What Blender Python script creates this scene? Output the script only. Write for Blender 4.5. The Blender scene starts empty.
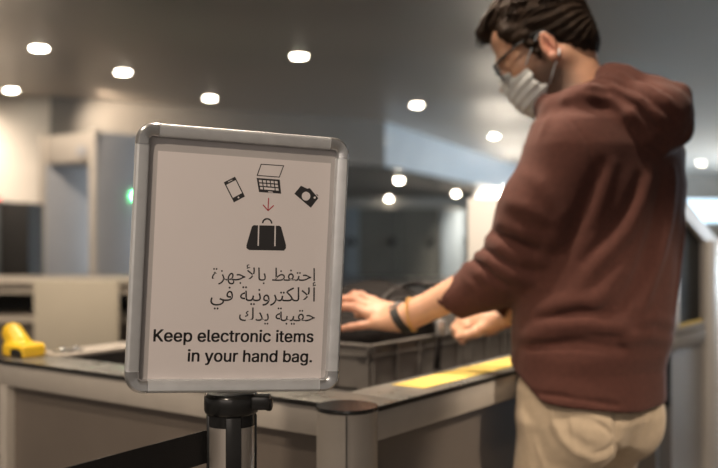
import bpy, bmesh, math, random
import numpy as np
from mathutils import Vector, Matrix

# ------------------------------------------------------------------ camera, world, light, exposure
SC = bpy.context.scene
COL = SC.collection
F_PX, CAM_Z = 930.0, 1.22
cam_d = bpy.data.cameras.new('camera')
cam_d.lens = 36.0 * F_PX / 718.0
cam_d.sensor_width = 36.0
cam_d.clip_start = 0.05
cam_d.clip_end = 200
cam_d.dof.use_dof = True
cam_d.dof.focus_distance = 1.19
cam_d.dof.aperture_fstop = 3.3
cam = bpy.data.objects.new('camera', cam_d)
cam.location = (0, 0, CAM_Z)
cam.rotation_euler = (math.pi / 2, 0, 0)
COL.objects.link(cam)
SC.camera = cam

world = bpy.data.worlds.new('world')
SC.world = world
world.use_nodes = True
world.node_tree.nodes['Background'].inputs[0].default_value = (1.0, 0.87, 0.76, 1)
world.node_tree.nodes['Background'].inputs[1].default_value = 0.19

SC.view_settings.view_transform = 'Standard'
SC.view_settings.look = 'None'
SC.view_settings.gamma = 1.0
SC.view_settings.use_curve_mapping = False
SC.view_settings.exposure = 0.25


def spot(name, loc, to, power, color, angle=100, blend=0.6, size=0.07):
    d = bpy.data.lights.new(name, 'SPOT')
    d.energy = power
    d.color = color
    d.spot_size = math.radians(angle)
    d.spot_blend = blend
    d.shadow_soft_size = size
    o = bpy.data.objects.new(name, d)
    o.location = loc
    o.rotation_euler = (Vector(to) - Vector(loc)).to_track_quat('-Z', 'Y').to_euler()
    COL.objects.link(o)
    return o


def area(name, loc, to, power, color, sx, sy):
    d = bpy.data.lights.new(name, 'AREA')
    d.shape = 'RECTANGLE'
    d.size, d.size_y = sx, sy
    d.energy = power
    d.color = color
    o = bpy.data.objects.new(name, d)
    o.location = loc
    o.rotation_euler = (Vector(to) - Vector(loc)).to_track_quat('-Z', 'Y').to_euler()
    COL.objects.link(o)
    return o


WARM = (1.0, 0.82, 0.64)
COOL = (0.72, 0.86, 1.0)
# ceiling downlights outside the frame, plus added fill lamps as marked
spot('downlight_key', (-0.45, 2.60, 3.15), (0.42, 1.95, 1.15), 265, WARM, 80, 0.5, 0.07)
spot('fill_shoulder', (0.05, 1.55, 3.15), (0.45, 2.0, 1.5), 150, WARM, 34, 0.5, 0.06)  # added at ceiling height to lift the dark shoulders and hood
spot('fill_trousers', (2.3, 0.0, 3.15), (0.50, 1.85, 0.74), 300, WARM, 13, 0.4, 0.05)  # added narrow beam, shaped to brighten only the trousers
spot('downlight_counter', (-1.5, 1.0, 3.15), (-0.7, 1.7, 0.8), 90, WARM, 80, 0.6, 0.07)
spot('downlight_front', (-0.9, -0.9, 3.15), (-0.42, 1.2, 1.0), 190, WARM, 34, 0.5, 0.07)
spot('fill_scanner', (2.3, 2.6, 3.15), (1.15, 3.05, 0.8), 90, WARM, 60, 0.6, 0.07)  # added to brighten the tunnel's end post and side cladding
spot('downlight_tunnel', (0.15, 2.75, 3.15), (0.44, 3.2, 1.36), 240, (1.0, 0.93, 0.84), 26, 0.6, 0.07)
spot('fill_far_counter', (-1.9, 4.6, 3.15), (-1.9, 5.9, 0.9), 260, WARM, 95, 0.7, 0.07)  # added to brighten the far counter
spot('downlight_detector', (-3.5, 8.0, 3.15), (-3.2, 10.0, 1.5), 220, (1.0, 0.86, 0.72), 95, 0.7, 0.07)
area('fill_ceiling_cool', (14.0, 21.0, 1.3), (12.6, 20.6, 4.0), 3000, COOL, 8, 2.0)  # unseen upturned panel, added to throw window blue onto the ceiling
area('fill_behind', (-2.0, -5.0, 2.9), (-0.3, 2.0, 1.0), 60, (1.0, 0.86, 0.76), 6, 2)  # unseen soft fill added behind the camera

# ------------------------------------------------------------------ helpers


def at(px, py, D):
    """a point of the place, measured as direction (image position) and distance along the view axis"""
    return Vector(((px - 359.0) / F_PX * D, D, CAM_Z - (py - 234.0) / F_PX * D))


def tag(o, label=None, cat=None, group=None, kind=None):
    if label:
        o['label'] = label
    if cat:
        o['category'] = cat
    if group:
        o['group'] = group
    if kind:
        o['kind'] = kind
    return o


def empty(name, loc=(0, 0, 0), rz=0.0, rot=None):
    o = bpy.data.objects.new(name, None)
    o.location = loc
    o.rotation_euler = rot if rot is not None else (0, 0, rz)
    o.empty_display_size = 0.1
    COL.objects.link(o)
    return o


def link(name, me, mat=None, parent=None, smooth=False):
    if mat is not None:
        me.materials.append(mat)
    if smooth:
        me.polygons.foreach_set('use_smooth', [True] * len(me.polygons))
    o = bpy.data.objects.new(name, me)
    COL.objects.link(o)
    if parent is not None:
        o.parent = parent
    return o


def copy_tree(o, parent=None):
    c = o.copy()
    COL.objects.link(c)
    if parent is not None:
        c.parent = parent
    for ch in [x for x in COL.objects if x.parent == o]:
        copy_tree(ch, c)
    return c


class MB:
    """collects shapes into one mesh"""

    def __init__(self):
        self.bm = bmesh.new()

    def box(self, lo, hi, bevel=0.0, mtx=None, seg=2):
        t = bmesh.new()
        bmesh.ops.create_cube(t, size=1.0)
        lo, hi = Vector(lo), Vector(hi)
        for v in t.verts:
            v.co = Vector([lo[i] + (v.co[i] + 0.5) * (hi[i] - lo[i]) for i in range(3)])
        if bevel > 0:
            bmesh.ops.bevel(t, geom=t.edges[:] + t.verts[:], offset=bevel, segments=seg, affect='EDGES', profile=0.5)
        self._add(t, mtx)
        return self

    def tube(self, pts, r, n=12, closed=False, cap=True, mtx=None, flat=None):
        """sweeps a circle (or an ellipse, flat = second radius) along points; r may be a list"""
        pts = [Vector(p) for p in pts]
        rr = r if isinstance(r, (list, tuple)) else [r] * len(pts)
        t = bmesh.new()
        rings = []
        prev = None
        N = len(pts)
        for i, p in enumerate(pts):
            if closed:
                d = (pts[(i + 1) % N] - pts[i - 1]).normalized()
            else:
                d = (pts[min(i + 1, N - 1)] - pts[max(i - 1, 0)]).normalized()
            if prev is None:
                a = Vector((0, 0, 1)) if abs(d.z) < 0.9 else Vector((1, 0, 0))
                u = d.cross(a).normalized()
            else:
                u = (prev - d * prev.dot(d)).normalized()
            prev = u
            w = d.cross(u)
            f = rr[i] if flat is None else flat
            rings.append([t.verts.new(p + u * math.cos(2 * math.pi * k / n) * rr[i] + w * math.sin(2 * math.pi * k / n) * f) for k in range(n)])
        for i in range(N if closed else N - 1):
            A, B = rings[i], rings[(i + 1) % N]
            for k in range(n):
                t.faces.new((A[k], A[(k + 1) % n], B[(k + 1) % n], B[k]))
        if cap and not closed:
            t.faces.new(rings[0][::-1])
            t.faces.new(rings[-1])
        self._add(t, mtx)
        return self

    def lathe(self, prof, n=32, mtx=None):
        t = bmesh.new()
        rings = []
        for r, z in prof:
            if r < 1e-6:
                rings.append([t.verts.new((0, 0, z))])
            else:
                rings.append([t.verts.new((r * math.cos(2 * math.pi * k / n), r * math.sin(2 * math.pi * k / n), z)) for k in range(n)])
        for A, B in zip(rings[:-1], rings[1:]):
            for k in range(n):
                a0, a1 = A[k % len(A)], A[(k + 1) % len(A)]
                b0, b1 = B[k % len(B)], B[(k + 1) % len(B)]
                vs = []
                for v in (a0, a1, b1, b0):
                    if v not in vs:
                        vs.append(v)
                if len(vs) > 2:
                    t.faces.new(vs)
        bmesh.ops.recalc_face_normals(t, faces=t.faces[:])
        self._add(t, mtx)
        return self

    def prism(self, poly, z0, z1, mtx=None):
        """polygon of (x, y) extruded from z0 to z1"""
        t = bmesh.new()
        a = [t.verts.new((p[0], p[1], z0)) for p in poly]
        b = [t.verts.new((p[0], p[1], z1)) for p in poly]
        t.faces.new(a[::-1])
        t.faces.new(b)
        n = len(poly)
        for i in range(n):
            t.faces.new((a[i], a[(i + 1) % n], b[(i + 1) % n], b[i]))
        bmesh.ops.recalc_face_normals(t, faces=t.faces[:])
        self._add(t, mtx)
        return self

    def _add(self, t, mtx=None):
        if mtx is not None:
            bmesh.ops.transform(t, matrix=mtx, verts=t.verts[:])
        me = bpy.data.meshes.new('tmp')
        t.to_mesh(me)
        t.free()
        self.bm.from_mesh(me)
        bpy.data.meshes.remove(me)

    def build(self, name, mat=None, parent=None, smooth=False, angle=None):
        me = bpy.data.meshes.new(name)
        self.bm.to_mesh(me)
        self.bm.free()
        o = link(name, me, mat, parent, smooth or angle is not None)
        if angle is not None:
            me.set_sharp_from_angle(angle=math.radians(angle))
        return o


# ------------------------------------------------------------------ procedural materials
def mat(name, col, rough=0.5, metal=0.0, noise=0.0, nscale=30.0, bump=0.0, bscale=200.0, coat=0.0, stretch=(1, 1, 1),
        spec=0.5, sheen=0.0, emit=0.0, trans=0.0, rnoise=0.0, second=None, mask=None, col3=None, mask3=None):
    m = bpy.data.materials.new(name)
    m.use_nodes = True
    nt = m.node_tree
    b = nt.nodes['Principled BSDF']
    c = tuple(col) + (1,)
    b.inputs['Base Color'].default_value = c
    b.inputs['Roughness'].default_value = rough
    b.inputs['Metallic'].default_value = metal
    b.inputs['Specular IOR Level'].default_value = spec
    b.inputs['Coat Weight'].default_value = coat
    b.inputs['Coat Roughness'].default_value = 0.06
    b.inputs['Sheen Weight'].default_value = sheen
    b.inputs['Sheen Roughness'].default_value = 0.6
    b.inputs['Transmission Weight'].default_value = trans
    if emit:
        b.inputs['Emission Color'].default_value = c
        b.inputs['Emission Strength'].default_value = emit
    tc = nt.nodes.new('ShaderNodeTexCoord')
    mp = nt.nodes.new('ShaderNodeMapping')
    mp.inputs['Scale'].default_value = stretch
    nt.links.new(tc.outputs['Object'], mp.inputs['Vector'])
    base = None
    if noise or rnoise:
        nz = nt.nodes.new('ShaderNodeTexNoise')
        nz.inputs['Scale'].default_value = nscale
        nz.inputs['Detail'].default_value = 5
        nt.links.new(mp.outputs['Vector'], nz.inputs['Vector'])
        if noise:
            rp = nt.nodes.new('ShaderNodeValToRGB')
            rp.color_ramp.elements[0].position = 0.3
            rp.color_ramp.elements[1].position = 0.7
            rp.color_ramp.elements[0].color = tuple(x * (1 - noise) for x in col) + (1,)
            rp.color_ramp.elements[1].color = tuple(min(1, x * (1 + noise)) for x in col) + (1,)
            nt.links.new(nz.outputs['Fac'], rp.inputs['Fac'])
            base = rp.outputs['Color']
        if rnoise:
            mr = nt.nodes.new('ShaderNodeMapRange')
            mr.inputs['From Min'].default_value = 0.3
            mr.inputs['From Max'].default_value = 0.7
            mr.inputs['To Min'].default_value = max(0.02, rough - rnoise)
            mr.inputs['To Max'].default_value = min(1, rough + rnoise)
            nt.links.new(nz.outputs['Fac'], mr.inputs['Value'])
            nt.links.new(mr.outputs['Result'], b.inputs['Roughness'])
    for c2, mk in ((second, mask), (col3, mask3)):
        if c2 is None:
            continue
        at_ = nt.nodes.new('ShaderNodeAttribute')
        at_.attribute_name = mk
        mx = nt.nodes.new('ShaderNodeMix')
        mx.data_type = 'RGBA'
        mx.inputs['A'].default_value = c
        mx.inputs['B'].default_value = tuple(c2) + (1,)
        if base is not None:
            nt.links.new(base, mx.inputs['A'])
        nt.links.new(at_.outputs['Fac'], mx.inputs['Factor'])
        base = mx.outputs['Result']
    if base is not None:
        nt.links.new(base, b.inputs['Base Color'])
    if bump:
        n2 = nt.nodes.new('ShaderNodeTexNoise')
        n2.inputs['Scale'].default_value = bscale
        n2.inputs['Detail'].default_value = 3
        nt.links.new(mp.outputs['Vector'], n2.inputs['Vector'])
        bp = nt.nodes.new('ShaderNodeBump')
        bp.inputs['Strength'].default_value = bump
        bp.inputs['Distance'].default_value = 0.002
        nt.links.new(n2.outputs['Fac'], bp.inputs['Height'])
        nt.links.new(bp.outputs['Normal'], b.inputs['Normal'])
    return m


M = {}
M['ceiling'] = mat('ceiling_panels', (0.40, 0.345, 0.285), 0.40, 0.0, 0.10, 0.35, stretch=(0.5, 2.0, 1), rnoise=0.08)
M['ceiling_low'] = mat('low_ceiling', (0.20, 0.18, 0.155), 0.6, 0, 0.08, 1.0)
M['floor'] = mat('floor_stone', (0.22, 0.20, 0.18), 0.3, 0, 0.12, 3.0)
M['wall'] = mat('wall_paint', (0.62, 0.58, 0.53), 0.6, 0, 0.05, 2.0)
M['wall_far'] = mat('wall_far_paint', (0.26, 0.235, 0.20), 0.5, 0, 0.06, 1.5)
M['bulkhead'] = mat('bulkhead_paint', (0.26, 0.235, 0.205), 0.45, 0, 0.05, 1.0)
M['bulkhead_gloss'] = mat('bulkhead_glossy_panel', (0.44, 0.46, 0.47), 0.16, 0.1, 0.04, 1.0)
M['dark_door'] = mat('dark_door', (0.10, 0.095, 0.08), 0.35, 0, 0.1, 1.0)
M['blue_door'] = mat('slate_door', (0.17, 0.19, 0.20), 0.4, 0, 0.05, 1.0)
M['alu'] = mat('brushed_aluminium', (0.62, 0.64, 0.665), 0.34, 0.45, 0.05, 60, stretch=(1, 1, 1), rnoise=0.05)
M['chrome'] = mat('polished_corner', (0.62, 0.63, 0.64), 0.24, 0.85, 0.03, 30)
M['sign_back'] = mat('sign_backing', (0.42, 0.40, 0.40), 0.35, 0, 0.03, 20, coat=0.6)
M['paper'] = mat('poster_paper', (0.68, 0.635, 0.635), 0.5, 0, 0.02, 6, coat=0.45, bump=0.03, bscale=8)
M['ink'] = mat('black_ink', (0.018, 0.017, 0.018), 0.45, 0, 0.05, 40, coat=0.3)
M['red_ink'] = mat('red_ink', (0.35, 0.012, 0.03), 0.45, 0, 0.05, 40, coat=0.3)
M['black_plastic'] = mat('black_plastic', (0.012, 0.012, 0.012), 0.22, 0, 0.1, 40)
M['black_matte'] = mat('matte_black', (0.014, 0.013, 0.012), 0.6, 0, 0.1, 40)
M['belt'] = mat('black_webbing', (0.007, 0.006, 0.006), 0.8, 0, 0.15, 300, bump=0.3, bscale=600)
M['steel_post'] = mat('brushed_steel_post', (0.62, 0.57, 0.52), 0.32, 0.85, 0.08, 40, stretch=(1, 1, 0.05), rnoise=0.07)
M['rail'] = mat('counter_rail', (0.50, 0.46, 0.41), 0.45, 0.25, 0.04, 20)
M['panel'] = mat('counter_panel', (0.14, 0.118, 0.10), 0.5, 0, 0.05, 8)
M['steel_top'] = mat('worn_steel_top', (0.37, 0.365, 0.34), 0.3, 0.7, 0.09, 22, rnoise=0.04)
M['bed'] = mat('conveyor_bed', (0.03, 0.028, 0.027), 0.6, 0, 0.2, 20)
M['roller'] = mat('steel_roller', (0.20, 0.19, 0.185), 0.35, 0.9, 0.1, 20)
M['tape'] = mat('yellow_tape', (0.80, 0.60, 0.15), 0.55, 0, 0.12, 14, bump=0.15, bscale=60)
M['tray'] = mat('grey_tray_plastic', (0.145, 0.134, 0.124), 0.42, 0, 0.06, 30, bump=0.05, bscale=200)
M['yellow'] = mat('yellow_plastic', (0.86, 0.55, 0.03), 0.4, 0, 0.05, 20)
M['bag'] = mat('black_nylon', (0.014, 0.012, 0.012), 0.7, 0, 0.25, 200, bump=0.4, bscale=500, spec=0.15)
M['bag_trim'] = mat('grey_binding', (0.05, 0.046, 0.046), 0.6, 0, 0.1, 100)
M['buckle'] = mat('silver_buckle', (0.45, 0.46, 0.47), 0.3, 0.6, 0.05, 50)
M['hoodie'] = mat('brown_fleece', (0.076, 0.0275, 0.0205), 0.9, 0, 0.10, 90, bump=0.25, bscale=420, sheen=0.06, spec=0.2)
M['trousers'] = mat('beige_chino', (0.50, 0.40, 0.285), 0.85, 0, 0.06, 60, bump=0.2, bscale=500, sheen=0.1, spec=0.2)
M['skin'] = mat('skin', (0.56, 0.315, 0.205), 0.5, 0, 0.06, 45, bump=0.06, bscale=180, second=(0.07, 0.04, 0.028), mask='beard', col3=(0.50, 0.20, 0.14), mask3='warm')
M['skin'].node_tree.nodes['Principled BSDF'].inputs['Subsurface Weight'].default_value = 0.12
M['skin'].node_tree.nodes['Principled BSDF'].inputs['Subsurface Radius'].default_value = (0.012, 0.005, 0.003)
M['hair'] = mat('dark_brown_hair', (0.024, 0.015, 0.010), 0.65, 0, 0.5, 60, bump=0.7, bscale=220, stretch=(1, 1, 1), spec=0.1)
M['mask'] = mat('mask_fabric', (0.60, 0.63, 0.63), 0.8, 0, 0.03, 60, bump=0.15, bscale=300)
M['mask_edge'] = mat('mask_edging', (0.66, 0.75, 0.80), 0.7, 0, 0.03, 60)
M['shoe'] = mat('dark_shoe', (0.05, 0.045, 0.04), 0.6, 0, 0.1, 40)
M['sole'] = mat('pale_sole', (0.55, 0.53, 0.5), 0.7, 0, 0.05, 40)
M['gold'] = mat('amber_bead', (0.62, 0.36, 0.10), 0.35, 0.25, 0.15, 60)
M['eye'] = mat('eye', (0.5, 0.47, 0.44), 0.15, 0, 0.05, 60)
M['glass'] = mat('lens', (0.85, 0.88, 0.9), 0.03, 0, 0.0, 1, trans=1.0)
M['tunnel'] = mat('white_housing', (0.72, 0.68, 0.62), 0.4, 0, 0.03, 6)
M['tunnel_side'] = mat('grey_cladding', (0.42, 0.41, 0.40), 0.4, 0.3, 0.04, 6)
M['detector'] = mat('detector_grey', (0.45, 0.44, 0.44), 0.45, 0, 0.03, 3)
M['detector_trim'] = mat('detector_lintel', (0.52, 0.46, 0.39), 0.5, 0, 0.03, 3)
M['far_counter'] = mat('far_counter_laminate', (0.52, 0.47, 0.40), 0.5, 0, 0.04, 5)
M['far_panel'] = mat('pale_screen', (0.58, 0.53, 0.43), 0.5, 0, 0.04, 3)
M['far_black_shade'] = mat('black_and_shelf_shade', (0.02, 0.018, 0.016), 0.7, 0, 0.1, 5)  # black of cabinet and threshold; on the shelf back it stands for shade
M['lamp'] = mat('downlight_glow', (1.0, 0.90, 0.74), 0.5, emit=45.0)
M['lamp_ring'] = mat('downlight_ring', (0.6, 0.58, 0.55), 0.4, 0.2, 0.03, 20)
M['window'] = mat('daylight_pane', (0.62, 0.84, 1.0), 0.2, emit=1.6)
M['green_led'] = mat('green_led', (0.15, 1.0, 0.35), 0.3, emit=30.0)
M['red_led'] = mat('red_led', (1.0, 0.12, 0.08), 0.3, emit=1.5)


# ------------------------------------------------------------------ smooth solid modelling (signed distances meshed by surface nets)
class Solid:
    def __init__(self):
        self.p = []
        self.bounds = []

    def add(self, fn, k=0.01, op='u', pts=(), r=0.0):
        self.p.append((fn, k, op))
        for q in pts:
            self.bounds.append((np.array(q) - r, np.array(q) + r))
        return self

    def cap(self, a, b, ra, rb=None, k=0.01, op='u', flat=None, fs=1.0):
        a, b = np.array(a, float), np.array(b, float)
        rb = ra if rb is None else rb
        ab = b - a
        L = float(ab @ ab) + 1e-12
        fl = None if flat is None else np.array(Vector(flat).normalized())

        def fn(P):
            t = np.clip(((P - a) @ ab) / L, 0, 1)
            q = P - a - t[:, None] * ab
            if fl is not None:
                q = q + (q @ fl)[:, None] * (fs - 1.0) * fl
            return np.sqrt((q * q).sum(1)) - (ra + t * (rb - ra))
        return self.add(fn, k, op, (a, b) if op == 'u' else (), max(ra, rb))

    def chain(self, pts, rs, k=0.01, op='u', flat=None, fs=1.0):
        for i in range(len(pts) - 1):
            self.cap(pts[i], pts[i + 1], rs[i], rs[i + 1], k, op, flat, fs)
        return self

    def ell(self, c, r, frame=None, k=0.01, op='u'):
        c, r = np.array(c, float), np.array(r, float)
        Fm = None if frame is None else np.array(frame)

        def fn(P):
            q = P - c
            if Fm is not None:
                q = q @ Fm.T
            k0 = np.sqrt(((q / r) ** 2).sum(1))
            k1 = np.sqrt(((q / (r * r)) ** 2).sum(1)) + 1e-9
            return np.where(k0 < 0.05, -r.min(), k0 * (k0 - 1.0) / k1)
        return self.add(fn, k, op, (c,) if op == 'u' else (), r.max())

    def rbox(self, c, h, rad, frame=None, k=0.01, op='u'):
        c, h = np.array(c, float), np.array(h, float) - rad
        Fm = None if frame is None else np.array(frame)

        def fn(P):
            q = P - c
            if Fm is not None:
                q = q @ Fm.T
            q = np.abs(q) - h
            return np.sqrt((np.maximum(q, 0) ** 2).sum(1)) + np.minimum(q.max(1), 0) - rad
        return self.add(fn, k, op, (c,) if op == 'u' else (), float(np.linalg.norm(h)) + rad)

    def loft(self, secs, u, w, k=0.01, op='u'):
        """elliptic sections stacked in z: (centre, half width along u, half width along w)"""
        secs = sorted(secs, key=lambda s: s[0][2])
        Z = np.array([s[0][2] for s in secs])
        CX = np.array([s[0][0] for s in secs])
        CY = np.array([s[0][1] for s in secs])
        RU = np.array([s[1] for s in secs])
        RW = np.array([s[2] for s in secs])
        u, w = np.array(u, float), np.array(w, float)

        def fn(P):
            z = P[:, 2]
            dx, dy = P[:, 0] - np.interp(z, Z, CX), P[:, 1] - np.interp(z, Z, CY)
            ru, rw = np.interp(z, Z, RU), np.interp(z, Z, RW)
            a, b = (dx * u[0] + dy * u[1]), (dx * w[0] + dy * w[1])
            k0 = np.sqrt((a / ru) ** 2 + (b / rw) ** 2)
            k1 = np.sqrt((a / ru ** 2) ** 2 + (b / rw ** 2) ** 2) + 1e-6
            d = np.where(k0 < 0.1, -np.minimum(ru, rw), k0 * (k0 - 1) / k1)
            e = np.maximum(Z[0] - z, z - Z[-1])
            return np.where((d > 0) & (e > 0), np.sqrt(d * d + e * e), np.maximum(d, e))
        for s in secs:
            self.bounds.append((np.array(s[0]) - max(s[1], s[2]), np.array(s[0]) + max(s[1], s[2])))
        return self.add(fn, k, op)

    def plane(self, pt, n, k=0.004):
        """removes everything on the side the normal points to"""
        pt, n = np.array(pt, float), np.array(Vector(n).normalized())
        return self.add(lambda P: -((P - pt) @ n), k, 's')

    def warp(self, fn):
        """adds a small displacement field to the distance"""
        self.p.append((fn, 0, 'w'))
        return self

    def fold(self, pxs, amp, w):
        """raises (amp > 0) or sinks the surface along a line laid on it"""
        pts = np.array([self.hit(x, y) for x, y in pxs])
        n = len(pts) - 1

        def dist(P):
            best = np.full(len(P), 1e3)
            tt = np.zeros(len(P))
            for i in range(n):
                a, ab = pts[i], pts[i + 1] - pts[i]
                t = np.clip(((P - a) @ ab) / (ab @ ab + 1e-12), 0, 1)
                q = P - a - t[:, None] * ab
                d = np.sqrt((q * q).sum(1))
                tt = np.where(d < best, (i + t) / n, tt)
                best = np.minimum(best, d)
            return best, tt

        def fn(P):
            d, t = dist(P)
            return -amp * np.exp(-(d / w) ** 2) * np.sin(np.pi * (0.12 + 0.76 * t))
        fn.dist, fn.w = lambda P: dist(P)[0], w
        self._folds = getattr(self, '_folds', []) + [(fn, 0, 'f')]
        return self

    def lay(self):
        self.p += getattr(self, '_folds', [])
        self._folds = []
        return self

    def eval(self, P, prims=None):
        d = np.full(len(P), 1e3)
        for fn, k, op in (self.p if prims is None else prims):
            e = fn(P)
            if op == 'u':
                h = np.maximum(k - np.abs(d - e), 0) / k
                d = np.minimum(d, e) - h * h * k * 0.25
            elif op == 's':
                e = -e
                h = np.maximum(k - np.abs(d - e), 0) / k
                d = np.maximum(d, e) + h * h * k * 0.25
            else:
                d = d + e
        return d

    def hit(self, px, py, lo=1.2, hi=3.0):
        """where the line of sight meets the solid"""
        Ds = np.linspace(lo, hi, 900)
        P = np.stack([(px - 359.0) / F_PX * Ds, Ds, CAM_Z - (py - 234.0) / F_PX * Ds], 1)
        d = self.eval(P)
        i = np.argmax(d < 0)
        if d[i] >= 0:
            i = int(np.argmin(d))
        return P[i]

    def ridge(self, pxs, r=0.01, k=0.02, sink=0.4, op='u', taper=True):
        pts = [self.hit(x, y) for x, y in pxs]
        pts = [p + np.array(Vector((p[0], p[1], p[2] - CAM_Z)).normalized()) * r * sink for p in pts]
        n = len(pts)
        rs = [r * (0.55 if taper and i in (0, n - 1) else 1.0) for i in range(n)]
        self._pending = getattr(self, '_pending', [])
        self._pending.append((pts, rs, k, op))
        return self

    def flush(self):
        for pts, rs, k, op in getattr(self, '_pending', []):
            self.chain(pts, rs, k, op)
        self._pending = []
        return self

    def mesh(self, name, h, matl=None, parent=None, attrs=None, margin=0.03):
        B = 16
        lo = np.min([b[0] for b in self.bounds], 0) - margin
        hi = np.max([b[1] for b in self.bounds], 0) + margin
        nb = np.ceil((hi - lo) / (B * h)).astype(int)
        gi = np.stack(np.meshgrid(*[np.arange(n) for n in nb], indexing='ij'), -1).reshape(-1, 3)
        ctr = lo + (gi + 0.5) * B * h
        R = B * h * 0.87
        dc = self.eval(ctr)
        keep = np.abs(dc) < R * 1.35 + 0.012
        gi, ctr, dc = gi[keep], ctr[keep], dc[keep]
        Dr = [fn.dist(ctr) if op == 'f' else (fn(ctr) if op != 'w' else None) for fn, k, op in self.p]
        loc = np.stack(np.meshgrid(*[np.arange(B + 1)] * 3, indexing='ij'), -1).reshape(-1, 3)
        off = np.array([(i, j, k) for i in (0, 1) for j in (0, 1) for k in (0, 1)])
        E = [(a, b) for a in range(8) for b in range(a + 1, 8) if np.abs(off[a] - off[b]).sum() == 1]
        DIM = (nb * B + 4).astype(np.int64)

        def key(c):
            c = c.astype(np.int64) + 1
            return (c[:, 0] * DIM[1] + c[:, 1]) * DIM[2] + c[:, 2]
        VK, VP, Q = [], [], []
        for bi in range(len(gi)):
            pr = []
            for (fn, k, op), dd in zip(self.p, Dr):
                if op == 'f':
                    if dd[bi] < R + 2.6 * fn.w:
                        pr.append((fn, k, op))
                elif op == 'w':
                    pr.append((fn, k, op))
                elif op == 'u':
                    if dd[bi] < dc[bi] + 2.3 * R + k + 0.02:
                        pr.append((fn, k, op))
                elif dd[bi] < 2.0 * R + k + 0.02:
                    pr.append((fn, k, op))
            base = gi[bi] * B
            P = lo + (base + loc) * h
            V = self.eval(P, pr).reshape(B + 1, B + 1, B + 1)
            if V.min() > 0 or V.max() < 0:
                continue
            S = V < 0
            cor = [V[o[0]:B + o[0], o[1]:B + o[1], o[2]:B + o[2]] for o in off]
            cnt = sum((c < 0).astype(np.int8) for c in cor)
            ix = np.argwhere((cnt > 0) & (cnt < 8))
            if len(ix):
                cv = np.stack([c[ix[:, 0], ix[:, 1], ix[:, 2]] for c in cor], 1)
                acc = np.zeros((len(ix), 3))
                n = np.zeros(len(ix))
                for a, b in E:
                    va, vb = cv[:, a], cv[:, b]
                    cr = (va < 0) != (vb < 0)
                    t = np.where(cr, va / np.where(cr, va - vb, 1), 0)
                    acc += np.where(cr[:, None], off[a] + t[:, None] * (off[b] - off[a]), 0)
                    n += cr
                VP.append(lo + (base + ix + acc / n[:, None]) * h)
                VK.append(key(base + ix))
            for ax in range(3):
                s0 = S[:B, :B, :B]
                sl = [slice(0, B)] * 3
                sl[ax] = slice(1, B + 1)
                s1 = S[tuple(sl)]
                for sgn in (0, 1):
                    e = np.argwhere(s0 & ~s1) if sgn == 0 else np.argwhere(~s0 & s1)
                    if not len(e):
                        continue
                    u, v = np.eye(3, dtype=int)[(ax + 1) % 3], np.eye(3, dtype=int)[(ax + 2) % 3]
                    g = base + e
                    q = [key(g - u - v), key(g - v), key(g), key(g - u)]
                    if sgn:
                        q = q[::-1]
                    Q.append(np.stack(q, 1))
        VK, VP, Q = np.concatenate(VK), np.concatenate(VP), np.concatenate(Q)
        o = np.argsort(VK)
        VK, VP = VK[o], VP[o]
        idx = np.clip(np.searchsorted(VK, Q), 0, len(VK) - 1)
        ok = (VK[idx] == Q).all(1)
        Q = idx[ok]
        me = bpy.data.meshes.new(name)
        me.vertices.add(len(VP))
        me.vertices.foreach_set('co', VP.astype(np.float32).ravel())
        me.loops.add(len(Q) * 4)
        me.loops.foreach_set('vertex_index', Q.astype(np.int32).ravel())
        me.polygons.add(len(Q))
        me.polygons.foreach_set('loop_start', np.arange(0, len(Q) * 4, 4, dtype=np.int32))
        me.polygons.foreach_set('loop_total', np.full(len(Q), 4, dtype=np.int32))
        me.update(calc_edges=True)
        me.validate()
        for an, af in (attrs or {}).items():
            a = me.attributes.new(an, 'FLOAT', 'POINT')
            a.data.foreach_set('value', af(VP).astype(np.float32))
        return link(name, me, matl, parent, True)


# ------------------------------------------------------------------ the hall
Z_CEIL, Z_LOW = 3.2, 2.44


def struct(name, mb, m, **kw):
    o = mb.build(name, m, **kw)
    o['kind'] = 'structure'
    return o


struct('floor', MB().box((-16, -8, -0.1), (26, 36, 0)), M['floor'])
struct('ceiling', MB().box((-16, -3.5, Z_CEIL), (26, 36, Z_CEIL + 0.1)), M['ceiling'])
# dropped bulkhead: front face running left to right, then turning the corner and receding to the right
b0, b1, b2 = Vector((-4.45, 13.4, 0)), Vector((0.46, 16.4, 0)), Vector((5.6, 29.5, 0))
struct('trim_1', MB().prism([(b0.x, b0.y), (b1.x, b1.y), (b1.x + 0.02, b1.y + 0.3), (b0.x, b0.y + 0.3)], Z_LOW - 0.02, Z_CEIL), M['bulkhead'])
struct('trim_2', MB().prism([(b1.x, b1.y), (b2.x, b2.y), (b2.x - 0.3, b2.y + 0.1), (b1.x - 0.1, b1.y + 0.3)], Z_LOW - 0.02, Z_CEIL), M['bulkhead_gloss'])
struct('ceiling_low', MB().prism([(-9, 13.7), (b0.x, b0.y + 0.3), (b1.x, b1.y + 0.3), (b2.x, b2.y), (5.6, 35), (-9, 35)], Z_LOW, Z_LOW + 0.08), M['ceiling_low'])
struct('wall_left', MB().box((-9.0, 13.4, 0), (-4.45, 13.7, Z_CEIL)), M['wall'])
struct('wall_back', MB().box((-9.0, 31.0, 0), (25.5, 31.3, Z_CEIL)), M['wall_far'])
struct('wall_right', MB().box((17.5, 5.0, 0), (17.8, 31, Z_CEIL)), M['wall'])
struct('window_1', MB().box((8.6, 30.95, 1.62), (17.0, 30.99, 2.35)), M['window'])
# dark doors in the far partition below the low ceiling
struct('wall_partition', MB().box((-3.0, 26.2, 0), (3.2, 26.4, 1.95)), M['wall_far'])


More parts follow.
